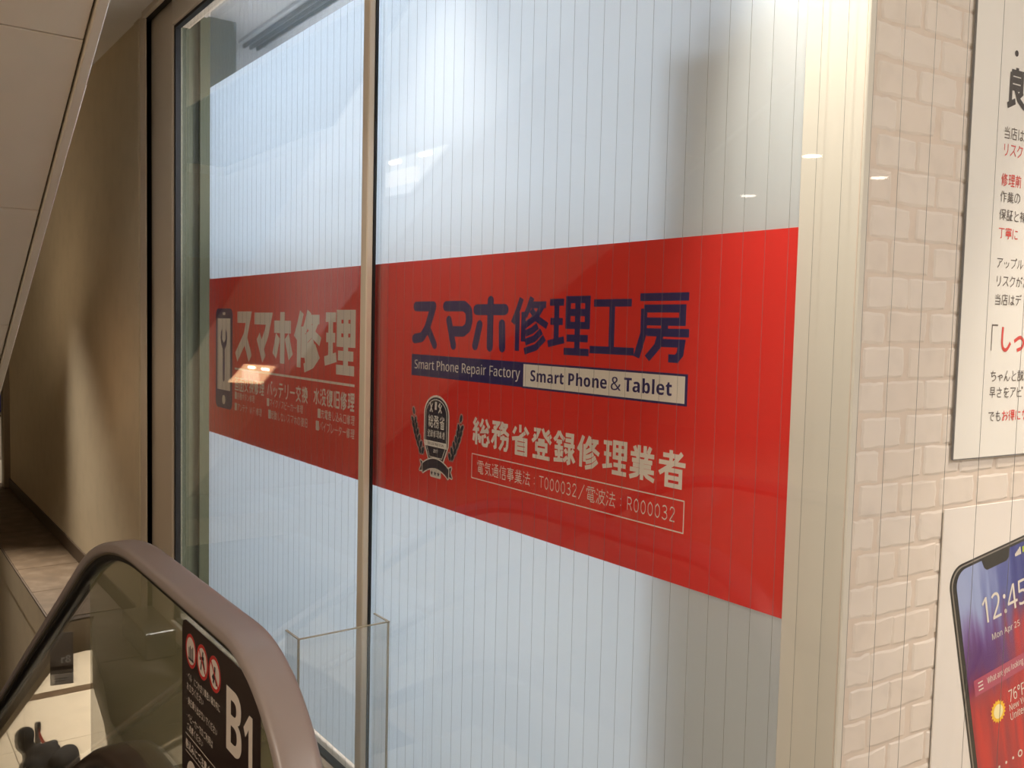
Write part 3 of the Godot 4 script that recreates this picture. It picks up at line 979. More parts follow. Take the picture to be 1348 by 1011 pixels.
func banners():
	# right banner
	var z := 0.0006
	var t := thing("shop_banner", "large red banner with navy logo lettering behind the right window pane", "banner", Vector3(0, 0, SHEET_Z + 0.0006))
	obj("sheet", box(Vector3(1.675, 0.741, 0.0008)), M.red, t, Vector3(-1.8835, 1.447, 0))
	# shop name: three rounded kana, then four kanji, each in its own field
	var fields := [["ス丸", -2.468, -2.307], ["マ丸", -2.292, -2.124], ["ホ丸", -2.126, -1.954], ["修", -1.944, -1.782], ["理", -1.790, -1.626], ["工", -1.630, -1.470], ["房", -1.473, -1.304]]
	for k in fields.size():
		var q: Array = fields[k]
		var st := SurfaceTool.new()
		st.begin(Mesh.PRIMITIVE_TRIANGLES)
		st.set_smooth_group(-1)
		lift = 0.0
		for s in strokes(q[0]):
			var half := 5.9
			if k < 3:
				half = 10.2 if s[0].y < 25 and absf(s[1].y - s[0].y) < 5 else 8.6
			add_stroke(st, s, half, Vector2(q[1], 1.702), Vector2(q[2] - q[1], 0.149), k < 3)
		st.generate_normals()
		obj("logo_character", st.commit(), M.navy_print, t, Vector3(0, 0, z))
	obj("name_box", box(Vector3(0.576, 0.066, 0.0006)), M.navy_print, t, Vector3(-2.175, 1.496, z))
	obj("name_border", box(Vector3(0.578, 0.068, 0.0006)), M.navy_print, t, Vector3(-1.599, 1.495, z))
	obj("name_field", box(Vector3(0.566, 0.058, 0.0006)), M.white_print, t, Vector3(-1.6, 1.495, z + 0.0004))
	latin("lettering", "Smart Phone Repair Factory", font, Vector2(-2.444, 1.476), Vector2(-1.897, 1.514), M.white_print, t, z + 0.0009)
	latin("lettering", "Smart Phone", font_bold, Vector2(-1.852, 1.481), Vector2(-1.560, 1.512), M.navy_print, t, z + 0.0012)
	latin("lettering", "&", font, Vector2(-1.546, 1.480), Vector2(-1.512, 1.511), M.navy_print, t, z + 0.0012)
	latin("lettering", "Tablet", font_bold, Vector2(-1.502, 1.480), Vector2(-1.354, 1.513), M.navy_print, t, z + 0.0012)
	letters("lettering", "総務省登録修理業者", -2.118, -1.301, 1.366, 1.284, 6.2, M.white_print, t, z)
	var st := begin()
	for s in [[-2.116, 1.259, -1.308, 1.259], [-2.116, 1.190, -1.308, 1.190]]:
		bar(st, Vector2(s[0] - 0.001, s[1]), Vector2(s[2] + 0.001, s[3]), 0.0028)
	for x in [-2.116, -1.308]:
		bar(st, Vector2(x, 1.19), Vector2(x, 1.259), 0.0028)
	obj("frame_line", finish(st), M.white_print, t, Vector3(0, 0, z))
	letters("lettering", "電気通信事業法", -2.090, -1.842, 1.245, 1.206, 3.1, M.white_print, t, z)
	letters("lettering", "：", -1.842, -1.810, 1.243, 1.208, 4.0, M.white_print, t, z)
	letters("lettering", "T000032", -1.808, -1.655, 1.243, 1.208, 4.2, M.white_print, t, z)
	letters("lettering", "／", -1.656, -1.624, 1.245, 1.206, 3.2, M.white_print, t, z)
	letters("lettering", "電波法", -1.624, -1.518, 1.245, 1.206, 3.1, M.white_print, t, z)
	letters("lettering", "：", -1.518, -1.486, 1.243, 1.208, 4.0, M.white_print, t, z)
	letters("lettering", "R000032", -1.484, -1.330, 1.243, 1.208, 4.2, M.white_print, t, z)
	emblem(t, z)

	# left banner
	t = thing("shop_banner", "dark red banner with white lettering and phone symbol behind the left window pane", "banner", Vector3(0, 0, SHEET_Z + 0.0006))
	obj("sheet", box(Vector3(1.697, 0.741, 0.0008)), M.red, t, Vector3(-3.5715, 1.447, 0))
	var ph := obj("phone_symbol", prism(moved(rounded(0.232, 0.467, 0.034), Vector2(-4.2075, 1.441)), 0.0), M.navy_print, t, Vector3(0, 0, z))
	obj("screen", prism(moved(rounded(0.176, 0.335, 0.002), Vector2(-4.2075, 1.461)), 0.0), M.white_print, ph, Vector3(0, 0, 0.0003))
	obj("button", prism(moved(disc(0.022), Vector2(-4.2075, 1.248)), 0.0), M.white_print, ph, Vector3(0, 0, 0.0003))
	obj("speaker", prism(moved(rounded(0.036, 0.013, 0.003), Vector2(-4.2075, 1.651)), 0.0), M.white_print, ph, Vector3(0, 0, 0.0003))
	var wr := PackedVector2Array([Vector2(-0.013, -0.115), Vector2(0, -0.125), Vector2(0.013, -0.115), Vector2(0.013, 0.03), Vector2(0.036, 0.05), Vector2(0.046, 0.08), Vector2(0.04, 0.11), Vector2(0.024, 0.125), Vector2(0.022, 0.075), Vector2(0.0, 0.058), Vector2(-0.022, 0.075), Vector2(-0.024, 0.125), Vector2(-0.04, 0.11), Vector2(-0.046, 0.08), Vector2(-0.036, 0.05), Vector2(-0.013, 0.03)])
	obj("spanner_symbol", prism(moved(wr, Vector2(-4.2075, 1.456)), 0.0), M.navy_print, ph, Vector3(0, 0, 0.0006))
	letters("lettering", "スマホ", -4.066, -3.395, 1.668, 1.436, 11.0, M.white_print, t, z)
	letters("lettering", "修理", -3.395, -2.848, 1.668, 1.436, 7.6, M.white_print, t, z)
	st = begin()
	bar(st, Vector2(-4.06, 1.402), Vector2(-2.856, 1.402), 0.009)
	obj("frame_line", finish(st), M.white_print, t, Vector3(0, 0, z))
	letters("lettering", "画面交換修理", -4.062, -3.70, 1.366, 1.302, 6.0, M.white_print, t, z)
	letters("lettering", "バッテリー交換", -3.668, -3.25, 1.372, 1.306, 6.0, M.white_print, t, z)
	letters("lettering", "水没復旧修理", -3.20, -2.854, 1.376, 1.310, 6.0, M.white_print, t, z)
	letters("lettering", "■各種ボタン修理", -4.062, -3.81, 1.297, 1.264, 4.4, M.white_print, t, z)
	letters("lettering", "■マイク／スピーカー修理", -3.672, -3.295, 1.297, 1.264, 4.4, M.white_print, t, z)
	letters("lettering", "■充電差し込み口修理", -3.162, -2.852, 1.297, 1.262, 4.4, M.white_print, t, z)
	letters("lettering", "■アンテナ・WiFi修理", -4.062, -3.725, 1.246, 1.212, 4.4, M.white_print, t, z, false, {"W": 0.9, "i": 0.4, "F": 0.6, "・": 0.6})
	letters("lettering", "■起動しないスマホの復旧", -3.655, -3.25, 1.250, 1.213, 4.4, M.white_print, t, z)
	letters("lettering", "■バイブレーター修理", -3.178, -2.852, 1.250, 1.214, 4.4, M.white_print, t, z)

func grown(p: PackedVector2Array, by: float) -> PackedVector2Array:
	var best := PackedVector2Array()
	for q in Geometry2D.offset_polygon(p, by, Geometry2D.JOIN_ROUND):
		if q.size() > best.size():
			best = q
	return best

func emblem(t: Node3D, z: float):
	# the crest beside the registration lines: shield, laurels, ribbon and stars
	var o := Node3D.new()
	o.name = "crest"
	o.set_meta("label", "navy shield crest with laurel branches, ribbon and stars")
	t.add_child(o)
	o.position = Vector3(-2.311, 1.292, z)
	var shield := PackedVector2Array()
	for i in 13:
		var a := PI - PI * i / 12
		shield.append(Vector2(cos(a) * 0.066, 0.060 + sin(a) * 0.052))
	shield.append_array([Vector2(0.066, -0.03), Vector2(0.04, -0.078), Vector2(-0.04, -0.078), Vector2(-0.066, -0.03)])
	obj("shield_rim", prism(grown(shield, 0.006), 0.0), M.white_print, o)
	obj("shield", prism(shield, 0.0), M.emblem_navy, o, Vector3(0, 0, 0.0003))
	var inner := grown(shield, -0.006)
	obj("shield_line", prism(inner, 0.0), M.white_print, o, Vector3(0, 0, 0.0006))
	obj("shield_field", prism(grown(shield, -0.0085), 0.0), M.emblem_navy, o, Vector3(0, 0, 0.0009))
	obj("band", prism(PackedVector2Array([Vector2(-0.064, -0.022), Vector2(0.064, -0.022), Vector2(0.062, -0.039), Vector2(-0.062, -0.039)]), 0.0), M.white_print, o, Vector3(0, 0, 0.0012))
	letters("lettering", "総務省", -0.046, 0.050, 0.058, 0.018, 5.2, M.white_print, o, 0.0012)
	letters("lettering", "登録修理業者", -0.050, 0.052, 0.012, -0.010, 4.4, M.white_print, o, 0.0012)
	latin("lettering", "REGISTRATION", font, Vector2(-0.044, -0.034), Vector2(0.044, -0.026), M.emblem_navy, o, 0.0015)
	latin("lettering", "2017", font_bold, Vector2(-0.013, -0.056), Vector2(0.013, -0.046), M.white_print, o, 0.0012)
	# crossed tools and a phone
	var st := begin()
	for q in [[-0.036, 0.066, -0.022, 0.092], [-0.022, 0.066, -0.036, 0.092], [0.014, 0.066, 0.030, 0.090], [0.030, 0.066, 0.014, 0.090]]:
		bar(st, Vector2(q[0], q[1]), Vector2(q[2], q[3]), 0.0045)
	bar(st, Vector2(-0.004, 0.074), Vector2(-0.002, 0.098), 0.011)
	bar(st, Vector2(0.012, 0.084), Vector2(0.022, 0.095), 0.006)
	bar(st, Vector2(-0.038, 0.088), Vector2(-0.032, 0.094), 0.007)
	obj("tool_symbols", finish(st), M.white_print, o, Vector3(0, 0, 0.0012))
	# ribbon
	var rib := PackedVector2Array()
	var low := PackedVector2Array()
	for i in 11:
		var x := lerpf(-0.075, 0.075, i / 10.0)
		var y := -0.075 - 4.0 * x * x
		rib.append(Vector2(x, y))
		low.append(Vector2(x * 0.98, y - 0.028))
	low.reverse()
	rib.append_array(low)
	for s in [-1.0, 1.0]:
		var tail := PackedVector2Array([Vector2(s * 0.06, -0.100), Vector2(s * 0.09, -0.088), Vector2(s * 0.083, -0.104), Vector2(s * 0.094, -0.121), Vector2(s * 0.062, -0.116)])
		obj("ribbon_rim", prism(grown(tail, 0.004) if s < 0 else grown(tail, 0.004), 0.0), M.white_print, o, Vector3(0, 0, 0.0006))
		obj("ribbon_tail", prism(tail, 0.0), M.emblem_navy, o, Vector3(0, 0, 0.0009))
	obj("ribbon_rim", prism(grown(rib, 0.004), 0.0), M.white_print, o, Vector3(0, 0, 0.0012))
	obj("ribbon", prism(rib, 0.0), M.emblem_navy, o, Vector3(0, 0, 0.0015))
	# stars on a small white ground
	obj("star_ground", prism(moved(rounded(0.062, 0.026, 0.006), Vector2(0, -0.119)), 0.0), M.white_print, o, Vector3(0, 0, 0.0003))
	for k in 3:
		var star := PackedVector2Array()
		for i in 10:
			star.append(Vector2.from_angle(PI / 2 + PI * i / 5) * (0.0085 if i % 2 == 0 else 0.0036) + Vector2(-0.019 + 0.019 * k, -0.119))
		obj("star", prism(star, 0.0), M.emblem_navy, o, Vector3(0, 0, 0.0018))
	# laurels: leaves in pairs along a curved stem
	for s in [-1.0, 1.0]:
		for k in 7:
			var u := k / 6.0
			var c := Vector2(s * (0.085 + 0.050 * sin(u * 1.45)), -0.062 + 0.108 * u)
			for side in ([-1.0, 1.0] if k < 6 else [0.0]):
				var lean: float = s * (-0.30 + 0.25 * (1 - u)) - side * 0.42
				var leaf := PackedVector2Array()
				for i in 10:
					var a := TAU * i / 10
					leaf.append((Vector2(sin(a) * 0.0058, cos(a) * 0.0115)).rotated(lean) + c + Vector2(side * 0.0085, 0.004 if side != 0.0 else 0.014))
				obj("leaf_rim", prism(grown(leaf, 0.0045), 0.0), M.white_print, o, Vector3(0, 0, -0.0002))
				obj("leaf", prism(leaf, 0.0), M.emblem_navy, o, Vector3(0, 0, 0.0002))

# ------------------------------------------------------------------ posters on the brick-papered wall
func posters():
	var place := brick_place()
	var t := thing("poster_board", "white notice board with black and red Japanese text on the brick wall", "poster")
	t.transform = place
	obj("board", chamfer(Vector3(0.9, 1.25, 0.004), 0.001), M.board_white, t, Vector3(0.744, 2.010, 0.0065))
	obj("edge", box(Vector3(0.0012, 1.25, 0.0042)), M.board_edge, t, Vector3(0.2934, 2.010, 0.0064))
	obj("edge", box(Vector3(0.9, 0.0015, 0.0042)), M.board_edge, t, Vector3(0.744, 1.3844, 0.0064))
	var z := 0.0089
	obj("dot", prism(moved(disc(0.006), Vector2(0.4255, 2.173)), 0.0), M.ink, t, Vector3(0, 0, z))
	letters("lettering", "良", 0.396, 0.466, 2.147, 2.068, 7.5, M.ink, t, z)
	var rows := [["当店は", 2.032, 2.008, "ink_grey"], ["リスク", 2.0, 1.975, "ink_red"], ["修理前", 1.942, 1.917, "ink_red"], ["作業の", 1.908, 1.886, "ink_grey"], ["保証と補", 1.873, 1.851, "ink_grey"], ["丁寧に", 1.838, 1.815, "ink_red"], ["アップル", 1.779, 1.758, "ink_grey"], ["リスクがあ", 1.744, 1.722, "ink_grey"], ["当店はデ", 1.708, 1.686, "ink_grey"], ["ちゃんと説", 1.557, 1.535, "ink_grey"], ["早さをアピ", 1.524, 1.502, "ink_grey"]]
	for r in rows:
		letters("lettering", r[0], 0.397, 0.397 + 0.0232 * r[0].length(), r[1], r[2], 4.6, M[r[3]], t, z)
	letters("lettering", "「", 0.372, 0.418, 1.648, 1.596, 3.2, M.ink_grey, t, z)
	letters("lettering", "しっ", 0.418, 0.514, 1.646, 1.594, 7.0, M.ink_red, t, z)
	letters("lettering", "でも", 0.397, 0.4434, 1.477, 1.455, 4.6, M.ink_grey, t, z)
	letters("lettering", "お得にな", 0.4434, 0.5362, 1.477, 1.455, 5.2, M.ink_red, t, z)

	# poster with the picture of a smartphone
	t = thing("phone_poster", "pale poster showing a tilted smartphone with red and blue screen", "poster")
	t.transform = place
	obj("sheet", chamfer(Vector3(0.9, 1.1, 0.003), 0.001), M.poster_white, t, Vector3(0.729, 0.739, 0.0048))
	# the phone lies tilted in the print: along is its width, down its height
	var along := Vector2(0.978, 0.172)
	var down := Vector2(0.262, -0.965)
	var origin := Vector2(0.298, 1.168)
	var at := func(p: PackedVector2Array) -> PackedVector2Array:
		var o := PackedVector2Array()
		for v in p:
			o.append(origin + along * v.x + down * v.y)
		return o
	var w := 0.36
	var h := 0.74
	z = 0.0067
	var body := moved(rounded(w, h, 0.045, 8), Vector2(w / 2, h / 2))
	var ph := obj("phone_picture", prism(at.call(body), 0.0), M.phone_black, t, Vector3(0, 0, z))
	obj("rim", prism(at.call(moved(rounded(w - 0.010, h - 0.008, 0.042, 8), Vector2(w / 2, h / 2))), 0.0), M.phone_silver, ph, Vector3(0, 0, 0.0003))
	obj("bezel", prism(at.call(moved(rounded(w - 0.015, h - 0.013, 0.041, 8), Vector2(w / 2 + 0.001, h / 2 + 0.0005))), 0.0), M.phone_black, ph, Vector3(0, 0, 0.0006))
	# screen: its own picture, set in by texture coordinates
	var scr := moved(rounded(w - 0.034, h - 0.024, 0.036, 8), Vector2(w / 2 + 0.003, h / 2))
	var st := SurfaceTool.new()
	st.begin(Mesh.PRIMITIVE_TRIANGLES)
	var idx := Geometry2D.triangulate_polygon(scr)
	for i in range(0, idx.size(), 3):
		var tri := [scr[idx[i]], scr[idx[i + 1]], scr[idx[i + 2]]]
		var flat := tri.map(func(v): return origin + along * v.x + down * v.y)
		for k in ([0, 2, 1] if (flat[1] - flat[0]).cross(flat[2] - flat[0]) > 0 else [0, 1, 2]):
			st.set_uv(Vector2(tri[k].x / w, tri[k].y / h))
			st.set_normal(Vector3(0, 0, 1))
			st.add_vertex(Vector3(flat[k].x, flat[k].y, 0))
	obj("screen", st.commit(), screen_mat(), ph, Vector3(0, 0, 0.0009))
	obj("notch", prism(at.call(PackedVector2Array([Vector2(0.106, 0.008), Vector2(0.114, 0.030), Vector2(0.122, 0.036), Vector2(0.190, 0.036), Vector2(0.198, 0.030), Vector2(0.204, 0.008)])), 0.0), M.phone_black, ph, Vector3(0, 0, 0.0012))
	var face := Transform3D(Basis(Vector3(along.x, along.y, 0), -Vector3(down.x, down.y, 0), Vector3(0, 0, 1)), Vector3(origin.x, origin.y, 0.0015))
	var print_ := Node3D.new()
	print_.name = "screen_print"
	ph.add_child(print_)
	print_.transform = face
	latin("lettering", "12:45", font_thin, Vector2(0.092, -0.147), Vector2(0.246, -0.091), M.white_print, print_, 0)
	latin("lettering", "Mon Apr 25", font_thin, Vector2(0.114, -0.194), Vector2(0.212, -0.176), M.white_print, print_, 0)
	var bar_ := obj("search_bar", prism(moved(rounded(0.30, 0.036, 0.002), Vector2(0.188, -0.272)), 0.0), std("search_pink", Color(0.70, 0.28, 0.40), 0.5), print_)
	st = begin()
	for k in 3:
		bar(st, Vector2(0.051, -0.264 - 0.008 * k), Vector2(0.067, -0.264 - 0.008 * k), 0.003)
	obj("menu_symbol", finish(st), M.white_print, print_, Vector3(0, 0, 0.0003))
	latin("lettering", "What are you looking for?", font, Vector2(0.082, -0.281), Vector2(0.236, -0.262), M.white_print, print_, 0.0003)
	latin("lettering", "76°F", font, Vector2(0.148, -0.346), Vector2(0.204, -0.318), M.white_print, print_, 0)
	latin("lettering", "New York", font, Vector2(0.146, -0.366), Vector2(0.222, -0.350), M.white_print, print_, 0)
	latin("lettering", "United States", font, Vector2(0.146, -0.388), Vector2(0.262, -0.370), M.white_print, print_, 0)
	var rays := PackedVector2Array()
	for i in 36:
		rays.append(Vector2.from_angle(TAU * i / 36) * (0.0265 if i % 2 == 0 else 0.0215) + Vector2(0.107, -0.350))
	obj("sun_symbol", prism(rays, 0.0), M.sun_yellow, print_)
	obj("sun_centre", prism(moved(disc(0.016), Vector2(0.107, -0.350)), 0.0), M.sun_pale, print_, Vector3(0, 0, 0.0003))
	for k in 3:
		obj("page_dot", prism(moved(disc(0.0035, 12), Vector2(0.090 + 0.025 * k, -0.474)), 0.0), M.white_print, print_)
	obj("page_dot", ring(0.005, 0.0085), M.white_print, print_, Vector3(0.166, -0.474, 0))
	for k in 4:
		obj("signal_bar", prism(PackedVector2Array([Vector2(0.220 + 0.0055 * k, -0.036), Vector2(0.2245 + 0.0055 * k, -0.036), Vector2(0.2245 + 0.0055 * k, -0.028 + 0.003 * k), Vector2(0.220 + 0.0055 * k, -0.030 + 0.003 * k)]), 0.0), M.white_print, print_)
	obj("battery", prism(moved(rounded(0.03, 0.013, 0.002), Vector2(0.262, -0.028)), 0.0), std("battery_lime", Color(0.72, 0.80, 0.20), 0.5), print_)

func screen_mat() -> StandardMaterial3D:
	# the picture on the printed screen: streaks of pale blue, indigo and red
	var im := Image.create(160, 320, false, Image.FORMAT_RGB8)
	var n := FastNoiseLite.new()
	n.seed = 12
	n.frequency = 0.035
	for y in 320:
		for x in 160:
			var u := x / 160.0
			var v := y / 320.0
			var s := n.get_noise_2d(x * 1.6, y * 0.16 + x * 0.4) * 0.5 + 0.5
			var top := Color(0.62, 0.68, 0.86).lerp(Color(0.12, 0.16, 0.50), smoothstep(0.15, 0.75, u + 0.35 * (s - 0.5)))
			var mid := Color(0.36, 0.16, 0.46).lerp(Color(0.78, 0.12, 0.16), smoothstep(0.3, 0.7, u + 0.3 * (s - 0.5)))
			var low := Color(0.80, 0.13, 0.12).lerp(Color(0.58, 0.10, 0.20), smoothstep(0.35, 0.9, s))
			var c := top.lerp(mid, smoothstep(0.12, 0.30, v + 0.14 * (s - 0.5)))
			c = c.lerp(low, smoothstep(0.30, 0.46, v + 0.10 * (s - 0.5)))
			im.set_pixel(x, y, c)
	var m := std("screen_print", Color.WHITE, 0.45)
	m.albedo_texture = ImageTexture.create_from_image(im)
	return m

# ------------------------------------------------------------------ sign on the escalator's glass
func floor_sign():
	var t := thing("floor_sign", "dark brown B1 sign with three prohibition symbols on the escalator glass", "sign", Vector3(0, 0, RAIL_Z + 0.0062))
	var p := PackedVector2Array([Vector2(-2.300, 0.14), Vector2(-2.300, 0.838), Vector2(-2.292, 0.860), Vector2(-2.270, 0.868)])
	p.append(Vector2(-1.95, 0.868))
	for k in range(0, 9):
		var a := deg_to_rad(86.0 - k * 7.5)
		p.append(Vector2(-1.90 + cos(a) * 0.305, 0.563 + sin(a) * 0.305))
	p.append(Vector2(-1.762, 0.14))
	# keep the edge left of the vertical right side
	for i in p.size():
		p[i].x = minf(p[i].x, -1.762)
	var clean := PackedVector2Array()
	for i in p.size():
		if clean.is_empty() or clean[clean.size() - 1].distance_to(p[i]) > 0.004:
			if clean.size() and p[i].x > -1.763 and clean[clean.size() - 1].x > -1.763 and i < p.size() - 1:
				continue
			clean.append(p[i])
	obj("plate", prism(clean, 0.001), M.sticker_brown, t)
	var z := 0.0003
	for k in 3:
		var c := Vector2(-2.227 + 0.0893 * k, 0.800)
		var d := obj("symbol", prism(moved(disc(0.0425, 28), c), 0.0), M.sticker_white, t, Vector3(0, 0, z))
		obj("red_ring", ring(0.034, 0.0425), M.sticker_red, d, Vector3(c.x, c.y, 0.0003))
		var st := begin()
		if k == 0:
			for q in [[-0.014, -0.02, -0.014, 0.006], [-0.004, -0.02, -0.004, 0.012], [0.006, -0.02, 0.006, 0.008], [0.016, -0.02, 0.016, 0.014], [-0.02, -0.022, 0.022, -0.022]]:
				bar(st, c + Vector2(q[0], q[1]), c + Vector2(q[2], q[3]), 0.006)
		elif k == 1:
			for q in [[-0.02, 0.004, 0.012, 0.012], [-0.004, 0.008, -0.012, -0.022], [0.004, 0.008, 0.016, -0.014], [0.002, 0.01, 0.004, 0.026]]:
				bar(st, c + Vector2(q[0], q[1]), c + Vector2(q[2], q[3]), 0.0075)
		else:
			for q in [[0.0, -0.004, 0.002, 0.018], [0.0, -0.004, -0.01, -0.024], [0.002, -0.004, 0.014, -0.024], [-0.016, -0.014, -0.004, -0.002]]:
				bar(st, c + Vector2(q[0], q[1]), c + Vector2(q[2], q[3]), 0.0085)
		obj("pictogram", finish(st), M.ink, d, Vector3(0, 0, 0.0003))
		if k > 0:
			st = begin()
			bar(st, c + Vector2(-0.026, 0.026), c + Vector2(0.026, -0.026), 0.006)
			obj("red_bar", finish(st), M.sticker_red, d, Vector3(0, 0, 0.0006))
	latin("lettering", "B", font_bold, Vector2(-1.968, 0.657), Vector2(-1.871, 0.803), M.sticker_white, t, z)
	latin("lettering", "1", font_bold, Vector2(-1.859, 0.638), Vector2(-1.806, 0.784), M.sticker_white, t, z)
	for r in [["・ベルトにつかまり黄色い線の内に", -2.268, -2.010, 0.741, 0.721], ["お立ちください", -2.261, -2.127, 0.714, 0.694], ["・身を乗り出さないでください", -2.268, -2.027, 0.678, 0.658], ["・ベビーカーでのご利用は", -2.268, -2.060, 0.637, 0.617], ["ご遠慮ください", -2.261, -2.130, 0.610, 0.590]]:
		letters("lettering", r[0], r[1], r[2], r[3], r[4], 5.0, M.sticker_white, t, z)
	letters("lettering", "巻込みにご注意くださ", -2.270, -2.03, 0.566, 0.542, 6.2, M.sticker_white, t, z)
	var st := begin()
	bar(st, Vector2(-2.270, 0.578), Vector2(-1.80, 0.578), 0.002)
	bar(st, Vector2(-2.270, 0.533), Vector2(-1.80, 0.533), 0.002)
	obj("rule", finish(st), M.sticker_white, t, Vector3(0, 0, z))
	obj("symbol", prism(moved(disc(0.045, 28), Vector2(-2.215, 0.476)), 0.0), M.sticker_white, t, Vector3(0, 0, z))

func guard():
	var t := thing("acrylic_guard", "clear acrylic three sided guard standing between handrail and shop window", "guard", Vector3(-2.40, 0, 0.22))
	obj("front_panel", box(Vector3(0.006, 0.705, 0.297)), M.acrylic, t, Vector3(0, 0.3565, 0))
	for s in [-1.0, 1.0]:
		var f := obj("side_panel", box(Vector3(0.09, 0.705, 0.006)), M.acrylic, t, Vector3(-0.049, 0.3565, s * 0.1455))
		obj("edge", box(Vector3(0.09, 0.003, 0.0065)), M.acrylic_edge, f, Vector3(0, 0.354, 0))
		obj("edge", box(Vector3(0.003, 0.705, 0.0065)), M.acrylic_edge, f, Vector3(0.047, 0, 0))
	obj("edge", box(Vector3(0.0065, 0.003, 0.297)), M.acrylic_edge, t, Vector3(0, 0.7105, 0))
	obj("base_plate", chamfer(Vector3(0.1, 0.004, 0.3), 0.001), M.brushed, t, Vector3(-0.045, 0.002, 0))

# ------------------------------------------------------------------ the level below
func lower_floor():
	var f := structure("floor_lower")
	span("bed", Vector3(-32, LOWER - 0.2, -10), Vector3(4, LOWER - 0.01, 10), M.joint, f)
	span("border", Vector3(-32, LOWER - 0.01, -10), Vector3(-8.2, LOWER, -6.0), M.tile_white, f)
	span("border", Vector3(-32, LOWER - 0.01, 1.5), Vector3(4, LOWER, 10), M.tile_white, f)
	span("border", Vector3(-8.19, LOWER - 0.01, -10), Vector3(4, LOWER, 1.49), M.tile_white, f)
	span("border", Vector3(-32, LOWER - 0.01, -5.99), Vector3(-21.21, LOWER, 1.49), M.tile_white, f)
	var tile := chamfer(Vector3(1.85, 0.01, 1.865), 0.002)
	for i in 7:
		for j in 4:
			if i < 7:
				obj("tile", tile, M.tile_white, f, Vector3(-9.125 - 1.86 * i, LOWER - 0.005, 0.555 - 1.875 * j))
	span("dark_strip", Vector3(-15.75, LOWER - 0.001, -6), Vector3(-15.5, LOWER + 0.002, 1.49), M.ledge_stone, f)
	var c := structure("ceiling_lower")
	span("panel", Vector3(-32, -0.6, -10), Vector3(4, -0.4, -0.12), M.ceiling_white, c)
	span("panel", Vector3(-32, -0.6, 2.1), Vector3(4, -0.4, 10), M.ceiling_white, c)
	var w := structure("wall_lower_back")
	span("face", Vector3(-32, LOWER, -10.2), Vector3(4, -0.4, -10), M.wall_cream, w)
	w = structure("wall_lower_front")
	span("face", Vector3(-32, LOWER, 10), Vector3(4, -0.35, 10.2), M.wall_cream, w)
	w = structure("wall_lower_far")
	span("face", Vector3(-32.2, LOWER, -10), Vector3(-32, -0.3, 10), M.wall_cream, w)
	w = structure("wall_lower_right")
	span("face", Vector3(4, LOWER, -10), Vector3(4.2, -0.35, 10), M.wall_cream, w)
	for k in [["wide ceiling lamp of the lower level nearest the escalator", Vector3(-9.5, -0.608, -1.6), Vector3(4.0, 0.015, 1.6)], ["far wide ceiling lamp of the lower level", Vector3(-15.5, -0.608, -1.4), Vector3(4.0, 0.015, 2.4)]]:
		tag(obj("lower_ceiling_lamp", chamfer(k[2], 0.003), M.lamp_panel, self, k[1]), k[0], "lamp")
	# small sign hanging at the end of the ledge
	var s := thing("hanging_sign", "small dark grey sign with white letters hanging below the stone ledge", "sign", Vector3(-5.5, -0.36, 0.447))
	s.rotation_degrees.y = 78
	obj("panel", chamfer(Vector3(0.118, 0.235, 0.008), 0.002), M.hanging_grey, s, Vector3(0, 0.085, 0))
	obj("stripe", box(Vector3(0.118, 0.022, 0.0085)), M.deck, s, Vector3(0, 0.002, 0.0005))
	obj("lower_panel", chamfer(Vector3(0.118, 0.062, 0.01), 0.002), M.sign_light, s, Vector3(0, -0.064, 0))
	obj("bracket", box(Vector3(0.02, 0.06, 0.014)), M.brushed, s, Vector3(-0.03, 0.205, -0.008))
	latin("lettering", "r8", font_bold, Vector2(-0.004, 0.03), Vector2(0.046, 0.072), M.board_white, s, 0.0055)
	var ls := begin()
	for k in 2:
		bar(ls, Vector2(-0.04, -0.058 - 0.014 * k), Vector2(0.03 - 0.015 * k, -0.058 - 0.014 * k), 0.004)
	obj("small_print", finish(ls), M.sign_grey, s, Vector3(0, 0, 0.0056))
	# belt barrier
	var tops := []
	for q in [[-12.29, -0.451, 0.032, "slim dark barrier post holding the red belt"], [-11.63, -0.512, 0.05, "stout dark barrier post at the lower end of the red belt"]]:
		var b := thing("barrier_post", q[3], "barrier post", Vector3(q[0], LOWER, q[1]), "belt barrier posts")
		obj("pole", lathe([Vector2(0, 0.95), Vector2(q[2], 0.95), Vector2(q[2], 0.03), Vector2(q[2] + 0.004, 0.0)], 14), M.sign_grey, b)
		obj("base", lathe([Vector2(0, 0.04), Vector2(0.12, 0.03), Vector2(0.17, 0.012), Vector2(0.17, 0)], 18), M.sign_grey, b)
		obj("cap", lathe([Vector2(0, 0.965), Vector2(q[2] * 0.8, 0.962), Vector2(q[2] + 0.004, 0.94), Vector2(q[2] + 0.004, 0.86), Vector2(q[2], 0.85)], 14), M.rubber_dark, b)
		tops.append(Vector3(q[0], LOWER + 0.88, q[1]))
	var st := begin()
	for i in 10:
		var v := []
		for k in 2:
			var u := 0.07 + 0.80 * (i + k) / 10.0
			v.append(tops[0].lerp(tops[1], u) + Vector3(0, -0.22 * 4 * u * (1 - u) * 0.45, 0))
		quad(st, v[0] + Vector3.UP * 0.05, v[1] + Vector3.UP * 0.05, v[1] - Vector3.UP * 0.05, v[0] - Vector3.UP * 0.05)
	tag(obj("barrier_belt", finish(st), M.belt_red, self), "red belt slung between the two dark barrier posts", "belt")
	person()

